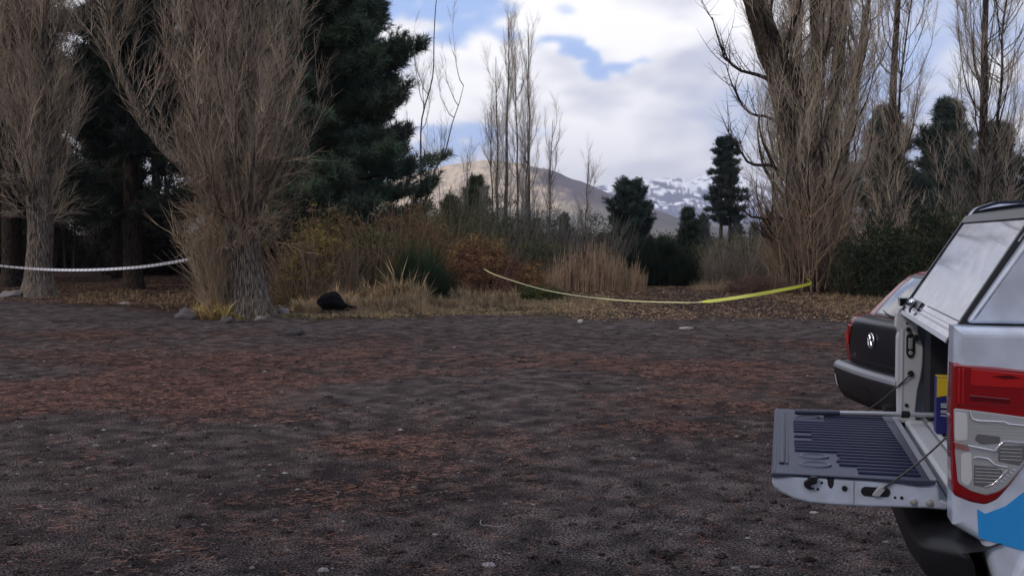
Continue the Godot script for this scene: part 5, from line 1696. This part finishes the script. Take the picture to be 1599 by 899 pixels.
func tailgate(t: Node3D) -> void:
	var s := Shape.new()
	s.plate(poly([-0.536, 0.004, -0.545, -0.006, -0.546, -0.024, -0.538, -0.040, -0.515, -0.057, -0.47, -0.076, -0.42, -0.086, -0.34, -0.089, -0.24, -0.088, -0.14, -0.085, -0.05, -0.082, 0.010, -0.084, 0.030, -0.076, 0.030, -0.066, -0.004, -0.050, -0.010, -0.020, -0.016, 0.002]), -0.70, 0.712, 0.010, 4)
	s.plate(poly([-0.536, 0.004, -0.545, -0.006, -0.546, -0.024, -0.538, -0.040, -0.515, -0.057, -0.47, -0.076, -0.42, -0.086, -0.24, -0.088, 0.010, -0.084, 0.030, -0.066, -0.004, -0.050, -0.016, 0.002]), -0.701, -0.712, 0.010, 3)
	var g := tpart("tailgate", s, M.white_paint, t)
	# plastic liner with its rolled edge
	s = Shape.new()
	s.box(Vector3(-0.290, 0.0085, 0), Vector3(0.510, 0.011, 1.430), 0.004)
	s.plate(poly([-0.548, -0.004, -0.548, 0.013, -0.02, 0.013, -0.022, 0.002, -0.045, -0.004, -0.075, -0.007, -0.11, -0.004, -0.17, 0.002, -0.247, 0.006, -0.33, 0.008, -0.46, 0.010, -0.49, 0.004, -0.52, -0.002]), 0.7135, 0.7195, 0.002, 2)
	s.plate(poly([-0.548, -0.004, -0.548, 0.013, -0.02, 0.013, -0.075, -0.004, -0.33, 0.006, -0.52, -0.002]), -0.7135, -0.7195, 0.002, 2)
	var ln := obj("liner", s, M.liner, g)
	s = Shape.new()
	s.box(Vector3(-0.538, 0.006, 0), Vector3(0.022, 0.020, 1.43), 0.008)
	s.box(Vector3(-0.514, 0.0185, -0.02), Vector3(0.020, 0.010, 1.17), 0.004)
	s.box(Vector3(-0.496, 0.0165, -0.02), Vector3(0.010, 0.006, 1.17), 0.002)
	obj("rolled_edge", s, M.liner, g)
	# moulded ribs, each its own
	for k in 22:
		var z := lerpf(-0.575, 0.655, k / 21.0)
		var x0 := -0.468
		if z < -0.36:
			x0 = -0.335
		if z > 0.352:
			x0 = -0.325 + 0.006 * (k % 3)
		if z > 0.58:
			x0 = -0.262
		if k == 9 or k == 11:
			x0 = -0.40
		var x1 := lerpf(-0.082, -0.062, (z + 0.57) / 1.2)
		s = Shape.new()
		s.box(Vector3((x0 + x1) * 0.5, 0.0165, z), Vector3(x1 - x0, 0.011, 0.030), 0.0052)
		obj("rib", s, M.liner_rib, g)
	for e in [[-0.40, 0.412, 0.055], [-0.400, 0.560, 0.058], [-0.40, -0.485, 0.052], [-0.392, -0.60, 0.05]]:
		s = Shape.new()
		s.sheet(5, 28, func(v: float, u: float) -> Vector3:
			var r: float = e[2] * [1.0, 0.93, 0.84, 0.74, 0.02][int(round(v * 4))]
			var y: float = [0.0135, 0.0195, 0.0205, 0.015, 0.015][int(round(v * 4))]
			return Vector3(e[0] + cos(u * TAU) * r, y, e[1] + sin(u * TAU) * r * 0.82), true)
		obj("cup_mark", s, M.liner, g)
	s = Shape.new()
	s.box(Vector3(-0.030, 0.008, 0.0), Vector3(0.036, 0.008, 1.36), 0.003)
	obj("hinge_strip", s, M.bed_metal, g)
	# fittings on both ends
	for sg in [1.0, -1.0]:
		var z: float = sg * 0.712
		s = Shape.new()
		s.plate(rounded(poly([-0.442, -0.012, -0.425, 0.000, -0.420, 0.010, -0.398, 0.010, -0.398, -0.016, -0.418, -0.020, -0.418, -0.030, -0.405, -0.032, -0.405, -0.036, -0.43, -0.036, -0.440, -0.026]), 0.004, 2), z, z + sg * 0.012, 0.003, 2)
		s.plate(rounded(poly([-0.421, 0.010, -0.398, 0.010, -0.398, -0.012, -0.421, -0.012]), 0.004, 2), z + sg * 0.012, z + sg * 0.022, 0.002, 1)
		obj("latch", s, M.black_trim, g)
		s = Shape.new()
		s.plate(poly([-0.366, 0.008, -0.343, 0.008, -0.344, -0.020, -0.350, -0.030, -0.357, -0.030, -0.362, -0.020]), z, z + sg * 0.0015)
		for e in [[-0.382, -0.013, 0.0045], [-0.395, -0.036, 0.005], [-0.147, -0.050, 0.0045], [-0.126, -0.050, 0.006]]:
			s.plate(circle(e[0], e[1], e[2], 12), z, z + sg * 0.0015)
		s.box(Vector3(-0.278, -0.04, z), Vector3(0.0016, 0.078, 0.0018))
		obj("slot", s, M.hole, g)
		s = Shape.new()
		s.plate(circle(-0.308, -0.028, 0.0095), z, z + sg * 0.005, 0.002, 2)
		var slot := PackedVector2Array()
		for k in 18:
			var a := PI / 2 + TAU * k / 18.0 + 0.17
			slot.append(Vector2((-0.240 if cos(a) < 0 else -0.178) + 0.016 * cos(a), -0.034 + 0.016 * sin(a)))
		s.plate(slot, z, z + sg * 0.004, 0.002, 2)
		obj("bracket", s, M.black_trim, g)
		s = Shape.new()
		s.plate(rounded(poly([-0.222, -0.046, -0.198, -0.050, -0.176, -0.020, -0.190, -0.010, -0.205, -0.020]), 0.006, 3), z + sg * 0.004, z + sg * 0.012, 0.003, 2)
		obj("cable_end", s, M.steel_grey, g)
		for x in [-0.088, -0.038]:
			s = Shape.new()
			s.plate(circle(x, -0.062, 0.0125, 18), z, z + sg * 0.003, 0.001, 1)
			s.plate(circle(x, -0.062, 0.008, 6), z + sg * 0.003, z + sg * 0.009, 0.002, 2)
			obj("bolt", s, M.bolt, g)

func canopy(t: Node3D) -> void:
	var s: Shape
	var k := 0.62
	for sg in [1.0, -1.0]:
		s = Shape.new()
		s.plate(rounded(poly([0.052, 0.541, 0.312, 0.945, 0.40, 0.975, 1.62, 0.99, 1.70, 0.541]), 0.02), sg * 0.70, sg * 0.80, 0.014, 4)
		var p := tpart("canopy_side", s, M.white_paint, t)
		s = Shape.new()
		s.plate(rounded(poly([0.52, 0.62, 0.66, 0.86, 1.52, 0.87, 1.52, 0.62]), 0.04), sg * 0.80, sg * 0.805, 0.003, 2)
		obj("side_window", s, M.dark_glass, p)
	s = Shape.new()
	s.sheet(8, 15, func(v: float, u: float) -> Vector3:
		var z := (u * 2.0 - 1.0)
		var x := lerpf(0.30, 1.66, v)
		return Vector3(x, 0.915 + 0.075 * smoothstep(0.0, 0.4, v) + 0.02 * (1.0 - pow(absf(z), 3.0)) - 0.03 * smoothstep(0.9, 1.0, absf(z)), z * 0.78))
	tpart("canopy_roof", s, M.white_paint, t)
	# rear hatch: pane in a black frame, on the slope of the canopy
	var at := func(y: float, z: float, proud: float) -> Vector3:
		return Vector3(0.012 + k * (y - 0.478) - proud * 0.85, y + proud * 0.53, z)
	var bar := func(sh: Shape, y0: float, z0: float, y1: float, z1: float, wy: float, wz: float, p0: float, p1: float) -> void:
		var q := [at.call(y0, z0, p1), at.call(y0 + wy, z0 + wz, p1), at.call(y1 + wy, z1 + wz, p1), at.call(y1, z1, p1), at.call(y0, z0, p0), at.call(y0 + wy, z0 + wz, p0), at.call(y1 + wy, z1 + wz, p0), at.call(y1, z1, p0)]
		for f in [[0, 1, 2, 3], [4, 7, 6, 5], [0, 4, 5, 1], [1, 5, 6, 2], [2, 6, 7, 3], [3, 7, 4, 0]]:
			sh.quad(q[f[0]], q[f[1]], q[f[2]], q[f[3]])
	s = Shape.new()
	bar.call(s, 0.475, -0.70, 0.475, 0.745, 0.40, 0.0, 0.0, 0.006)
	var pane := tpart("rear_glass", s, M.dusty_glass, t)
	s = Shape.new()
	bar.call(s, 0.470, -0.715, 0.900, -0.675, 0.0, 0.022, -0.02, 0.012)
	bar.call(s, 0.470, 0.742, 0.900, 0.712, 0.0, 0.026, -0.02, 0.014)
	bar.call(s, 0.872, -0.68, 0.872, 0.73, 0.030, 0.0, -0.02, 0.013)
	obj("hatch_frame", s, M.black_trim, pane)
	s = Shape.new()
	bar.call(s, 0.468, -0.70, 0.468, 0.745, 0.014, 0.0, -0.01, 0.010)
	bar.call(s, 0.500, -0.69, 0.500, 0.735, 0.006, 0.0, 0.0, 0.0085)
	bar.call(s, 0.516, -0.69, 0.516, 0.735, 0.003, 0.0, 0.0, 0.0085)
	obj("lower_rail", s, M.steel_grey, pane)
	s = Shape.new()
	bar.call(s, 0.535, -0.69, 0.535, -0.30, 0.006, 0.0, 0.0, 0.0078)
	bar.call(s, 0.535, -0.10, 0.535, 0.73, 0.004, 0.0, 0.0, 0.0078)
	obj("heater_line", s, M.black_trim, pane)
	# a strip of the roof's edge above the glass, with a dark gasket
	s = Shape.new()
	s.box(Vector3(0.300, 0.912, 0), Vector3(0.06, 0.012, 1.50), 0.005, Basis(Vector3.BACK, 0.5))
	tpart("roof_trim", s, M.black_trim, t)
	s = Shape.new()
	var hp: Vector3 = at.call(0.523, -0.40, 0.0)
	s.sheet(8, 14, func(v: float, u: float) -> Vector3:
		return hp + Vector3(-0.022, 0.014, 0) + Vector3(sin(v * PI) * cos(u * TAU), cos(v * PI), sin(v * PI) * sin(u * TAU)) * 0.017, true)
	obj("lock_knob", s, M.chrome, pane)
	s = Shape.new()
	bar.call(s, 0.508, -0.41, 0.508, -0.24, 0.032, 0.0, 0.0, 0.014)
	s.tube([at.call(0.520, -0.38, 0.02), at.call(0.497, -0.37, 0.022), at.call(0.488, -0.365, 0.016)], [0.006, 0.006, 0.004], 8, true)
	obj("lock_plate", s, M.black_trim, pane)

func make_cargo() -> void:
	# a pole lying along the tailgate's far edge and into the bed
	var a := Vector3(-0.46, 0.0345, -0.500)
	var b := Vector3(0.75, 0.046, -0.545)
	var t := thing("pole", "long grey pole with a dark grip lying from the tailgate into the pickup bed", "pole", truck_at * a, truck_at.basis.get_euler().y)
	var d := b - a
	var s := Shape.new()
	s.tube([d * 0.155, d], [0.0105, 0.0105], 14, true)
	obj("tube", s, M.steel_grey, t)
	s = Shape.new()
	s.tube([Vector3.ZERO, d * 0.008, d * 0.155, d * 0.16], [0.010, 0.0125, 0.0125, 0.011], 14, true)
	obj("grip", s, M.liner, t)
	s = Shape.new()
	s.tube([d * 0.374, d * 0.378, d * 0.40, d * 0.404], [0.012, 0.016, 0.016, 0.012], 14, true)
	obj("clamp", s, M.black_trim, t)
	# the carton by the near pillar
	var c := thing("carton", "blue and yellow carton standing in the pickup bed beside the tail light", "box", truck_at * Vector3(0.115, -0.012, -0.35), truck_at.basis.get_euler().y - 0.03)
	s = Shape.new()
	s.plate(rounded(poly([0, 0, 0.15, 0, 0.15, 0.236, 0, 0.240]), 0.004, 2), -0.085, 0.0, 0.002, 2)
	obj("body", s, M.box_blue, c)
	s = Shape.new()
	var top := [0.001, 0.238, 0.149, 0.234, 0.149, 0.150]
	for k in 9:
		var f := k / 8.0
		top.append_array([0.149 - 0.148 * f, 0.150 + 0.018 * sin(f * PI * 0.8) - 0.006 * f])
	s.plate(poly(top), 0.0005, 0.0016)
	s.plate(poly(top), -0.0855, -0.0866)
	s.box(Vector3(0.075, 0.2385, -0.0425), Vector3(0.146, 0.002, 0.082), 0.0, Basis(Vector3.BACK, -0.02))
	obj("yellow_top", s, M.box_yellow, c)
	s = Shape.new()
	for e in [[0.018, 0.128, 0.022], [0.018, 0.121, 0.03], [0.018, 0.114, 0.028], [0.018, 0.098, 0.036], [0.018, 0.091, 0.050], [0.018, 0.078, 0.040]]:
		s.box(Vector3(e[0] + e[2] * 0.5, e[1], 0.0007), Vector3(e[2], 0.0032, 0.0012))
	s.box(Vector3(0.085, 0.176, 0.002), Vector3(0.03, 0.003, 0.001), 0.0, Basis(Vector3.BACK, 0.4))
	obj("printed_lines", s, M.print_white, c)

# ---------------------------------------------------------------- the small red car behind it: x forward, z to its right, y = 0 on the ground
# a point on a plan outline: across the rear for |s| < 0.7, round the corner to 0.85, then along the side
func plan(s: float, x0: float, w: float, r: float, bow: float, long: float) -> Vector2:
	var a := absf(s)
	var sg := signf(s)
	if a < 0.7:
		var z := s / 0.7 * (w - r)
		return Vector2(x0 + bow * z * z / (w * w), z)
	var xb := x0 + bow * (w - r) * (w - r) / (w * w)
	if a < 0.85:
		var g := (a - 0.7) / 0.15 * PI / 2
		return Vector2(xb + r * (1.0 - cos(g)), sg * (w - r + r * sin(g)))
	return Vector2(xb + r + (a - 0.85) / 0.15 * long, sg * w)

func skin(s: Shape, rows: Array, s0: float, s1: float, cols: int, proud: float, long := 3.0) -> void:
	s.sheet(rows.size(), cols, func(v: float, u: float) -> Vector3:
		var q: Array = rows[int(round(v * (rows.size() - 1)))]
		var p := plan(lerpf(s0, s1, u), q[1] - proud, q[2] + proud, q[3], 0.07, long)
		return Vector3(p.x, q[0], p.y))

func make_car() -> void:
	var t := thing("small_car", "dark red hatchback with a black boot panel and chrome badge parked beyond the pickup", "car", Vector3(2.99, 0, -9.05), deg_to_rad(4.0))
	# rows: height, x of the rear face, half width, corner radius
	var low := [[0.24, 0.10, 0.72, 0.2], [0.34, 0.03, 0.79, 0.2], [0.55, 0.02, 0.815, 0.2], [0.72, 0.02, 0.81, 0.17], [0.86, 0.035, 0.79, 0.15], [0.915, 0.05, 0.775, 0.13], [0.94, 0.075, 0.76, 0.12]]
	var s := Shape.new()
	skin(s, low, -1, 1, 61, 0.0)
	# the shelf above the boot and the pillars round the glass
	var deck := [[0.94, 0.075, 0.76, 0.12], [0.955, 0.12, 0.745, 0.11], [0.962, 0.20, 0.735, 0.10], [1.0, 0.235, 0.72, 0.10], [1.12, 0.33, 0.675, 0.10], [1.24, 0.435, 0.63, 0.11], [1.31, 0.51, 0.60, 0.12], [1.345, 0.60, 0.56, 0.12], [1.375, 0.80, 0.50, 0.12], [1.39, 1.2, 0.38, 0.12], [1.395, 1.45, 0.02, 0.01]]
	skin(s, deck, -1, 1, 61, 0.0, 1.5)
	obj("body", s, M.red_paint, t)
	s = Shape.new()
	s.plate(rounded(poly([2.4, 0.25, 2.4, 1.1, 2.9, 0.95, 3.6, 0.82, 3.85, 0.62, 3.88, 0.3]), 0.1), 0.0, 0.78, 0.1, 4)
	s.plate(rounded(poly([2.4, 0.25, 2.4, 1.1, 2.9, 0.95, 3.6, 0.82, 3.85, 0.62, 3.88, 0.3]), 0.1), -0.001, -0.78, 0.1, 4)
	obj("bonnet", s, M.red_paint, t)
	# black boot panel with a pressed lower edge
	s = Shape.new()
	skin(s, [[0.550, 0.035, 0.815, 0.2], [0.556, 0.02, 0.815, 0.2], [0.72, 0.018, 0.81, 0.17], [0.86, 0.033, 0.79, 0.15], [0.905, 0.045, 0.775, 0.13], [0.93, 0.062, 0.76, 0.12], [0.946, 0.09, 0.755, 0.12], [0.960, 0.128, 0.745, 0.11], [0.968, 0.19, 0.735, 0.10]], -0.60, 0.60, 31, 0.006)
	var lid := obj("boot_lid", s, M.black_paint, t)
	# round badge: ring and the strokes inside it
	s = Shape.new()
	var pts := []
	var rr := []
	for k in 33:
		var g := TAU * k / 32
		pts.append(Vector3(0.008, 0.785 + 0.060 * cos(g), 0.060 * sin(g)))
		rr.append(0.0075)
	s.tube(pts, rr, 8)
	for e in [[-0.026, 0.050, -0.002, 0.006], [0.026, 0.050, 0.002, 0.006], [-0.052, 0.022, -0.027, -0.050], [0.052, 0.022, 0.027, -0.050], [-0.027, -0.050, -0.002, 0.000], [0.027, -0.050, 0.002, 0.000]]:
		s.tube([Vector3(0.004, 0.785 + e[1], e[0]), Vector3(0.004, 0.785 + e[3], e[2])], [0.0065, 0.0065], 6, true)
	obj("badge", s, M.chrome, lid)
	s = Shape.new()
	s.sheet(3, 24, func(v: float, u: float) -> Vector3: return Vector3(0.010 + 0.004 * v, 0.785 + 0.058 * v * cos(u * TAU), 0.058 * v * sin(u * TAU)), true)
	obj("badge_back", s, M.black_trim, lid)
	var tm := TextMesh.new()
	tm.text = "GOL"
	tm.font_size = 40
	tm.pixel_size = 0.0011
	tm.depth = 0.003
	var f := SystemFont.new()
	f.font_names = PackedStringArray(["Droid Sans"])
	f.font_weight = 700
	tm.font = f
	var txt := obj("lettering", tm, M.chrome, lid)
	txt.position = Vector3(0.024, 0.625, -0.40)
	txt.rotation_degrees = Vector3(0, -90 + 5, 0)
	s = Shape.new()
	skin(s, [[0.60, 0.02, 0.815, 0.2], [0.612, 0.02, 0.815, 0.2]], -0.59, 0.59, 31, 0.012)
	obj("crease", s, M.black_trim, lid)
	# lamps: red with a round inner lens
	for sg in [1.0, -1.0]:
		s = Shape.new()
		skin(s, [[0.645, 0.02, 0.815, 0.19], [0.655, 0.02, 0.815, 0.19], [0.72, 0.02, 0.81, 0.17], [0.86, 0.034, 0.79, 0.15], [0.87, 0.04, 0.79, 0.15]], sg * 0.615, sg * 0.775, 10, 0.012)
		var l := obj("tail_lamp", s, M.red_lens, t)
		s = Shape.new()
		skin(s, [[0.655, 0.02, 0.815, 0.19], [0.72, 0.02, 0.81, 0.17], [0.86, 0.034, 0.79, 0.15]], sg * 0.777, sg * 0.80, 5, 0.011)
		obj("side_lens", s, M.milky, l)
		s = Shape.new()
		s.sheet(5, 20, func(v: float, u: float) -> Vector3:
			var rad: float = [1.0, 0.93, 0.8, 0.5, 0.02][int(round(v * 4))]
			var z: float = sg * (0.695 + 0.038 * rad * cos(u * TAU))
			var p := plan(sg * lerpf(0.64, 0.75, (absf(z) - 0.657) / 0.076), 0.02, 0.805, 0.17, 0.07, 3.0)
			return Vector3(p.x - 0.016 - 0.008 * (1.0 - rad * rad), 0.755 + 0.062 * rad * sin(u * TAU), p.y), true)
		obj("round_lens", s, M.red_bright, l)
	# bumper with a bright upper step
	s = Shape.new()
	skin(s, [[0.22, 0.06, 0.74, 0.22], [0.24, -0.03, 0.78, 0.24], [0.34, -0.085, 0.83, 0.25], [0.47, -0.105, 0.845, 0.25], [0.515, -0.10, 0.845, 0.25], [0.535, -0.085, 0.835, 0.25], [0.545, -0.04, 0.82, 0.22], [0.555, 0.03, 0.80, 0.2]], -0.9, 0.9, 51, 0.0)
	var bump := obj("bumper", s, M.bumper_black, t)
	s = Shape.new()
	skin(s, [[0.50, -0.105, 0.845, 0.25], [0.52, -0.10, 0.843, 0.25], [0.541, -0.085, 0.835, 0.25], [0.551, -0.045, 0.82, 0.22]], -0.86, 0.86, 51, 0.003)
	obj("bumper_step", s, M.bumper_grey, bump)
	s = Shape.new()
	skin(s, [[0.33, -0.08, 0.83, 0.25], [0.35, -0.088, 0.832, 0.25], [0.44, -0.104, 0.842, 0.25]], -0.70, -0.665, 4, 0.006)
	obj("reflector", s, M.milky, bump)
	s = Shape.new()
	skin(s, [[0.30, -0.062, 0.81, 0.25], [0.31, -0.07, 0.815, 0.25], [0.41, -0.098, 0.838, 0.25]], -0.24, 0.24, 9, 0.004)
	obj("plate_recess", s, M.black_trim, bump)
	s = Shape.new()
	s.tube([Vector3(-0.02, 0.235, 0.33), Vector3(-0.13, 0.23, 0.33)], [0.022, 0.022], 14, true)
	obj("tailpipe", s, M.rim_metal, bump)
	# rear window with rubber surround
	s = Shape.new()
	skin(s, [[0.972, 0.21, 0.735, 0.10], [1.0, 0.235, 0.72, 0.10], [1.12, 0.33, 0.675, 0.10], [1.24, 0.435, 0.63, 0.11], [1.325, 0.527, 0.595, 0.12]], -0.565, 0.565, 25, 0.006)
	var fr := obj("window_frame", s, M.black_trim, t)
	s = Shape.new()
	skin(s, [[0.99, 0.227, 0.724, 0.10], [1.12, 0.33, 0.675, 0.10], [1.24, 0.435, 0.63, 0.11], [1.295, 0.494, 0.606, 0.12]], -0.50, 0.50, 25, 0.010)
	obj("glass", s, M.dark_glass, fr)
	s = Shape.new()
	s.tube([Vector3(0.19, 0.985, 0.02), Vector3(0.20, 1.0, -0.15), Vector3(0.235, 1.02, -0.30)], [0.006, 0.008, 0.004], 6, true)
	s.sheet(6, 10, func(v: float, u: float) -> Vector3: return Vector3(0.195, 0.985, 0.05) + Vector3(sin(v * PI) * cos(u * TAU), cos(v * PI), sin(v * PI) * sin(u * TAU)) * 0.02, true)
	obj("wiper", s, M.black_trim, fr)
	for sg in [1.0, -1.0]:
		s = Shape.new()
		s.sheet(2, 2, func(v: float, u: float) -> Vector3:
			var y := lerpf(0.99, 1.27, v)
			var z := lerpf(0.735, 0.625, v) + 0.012
			return Vector3(lerpf(lerpf(0.55, 0.75, v), lerpf(1.75, 1.6, v), u), y, sg * z))
		obj("side_window", s, M.dark_glass, t)
		for x in [0.68, 3.05]:
			wheel(t, Vector3(x, 0.29, sg * 0.70), 0.29, 0.18, sg)

func _ready() -> void:
	bumps.frequency = 0.01
	bumps.seed = 2
	blotch.frequency = 0.01
	blotch.seed = 6
	blotch.fractal_octaves = 4
	place_lights()
	make_materials()
	var t0 := Time.get_ticks_msec()
	make_ground()
	make_mountains()
	print("ground ", Time.get_ticks_msec() - t0)
	make_small_meshes()
	make_poplars()
	print("poplars ", Time.get_ticks_msec() - t0)
	make_pines()
	make_thickets()
	make_far_scrub()
	print("plants ", Time.get_ticks_msec() - t0)
	make_car_materials()
	mat("bumper_grey", Color(0.16, 0.165, 0.19), 0.35, 0.2)
	make_truck()
	make_car()
	make_cargo()
	make_tapes()
	make_bag()
	make_litter()
	print("all ", Time.get_ticks_msec() - t0)
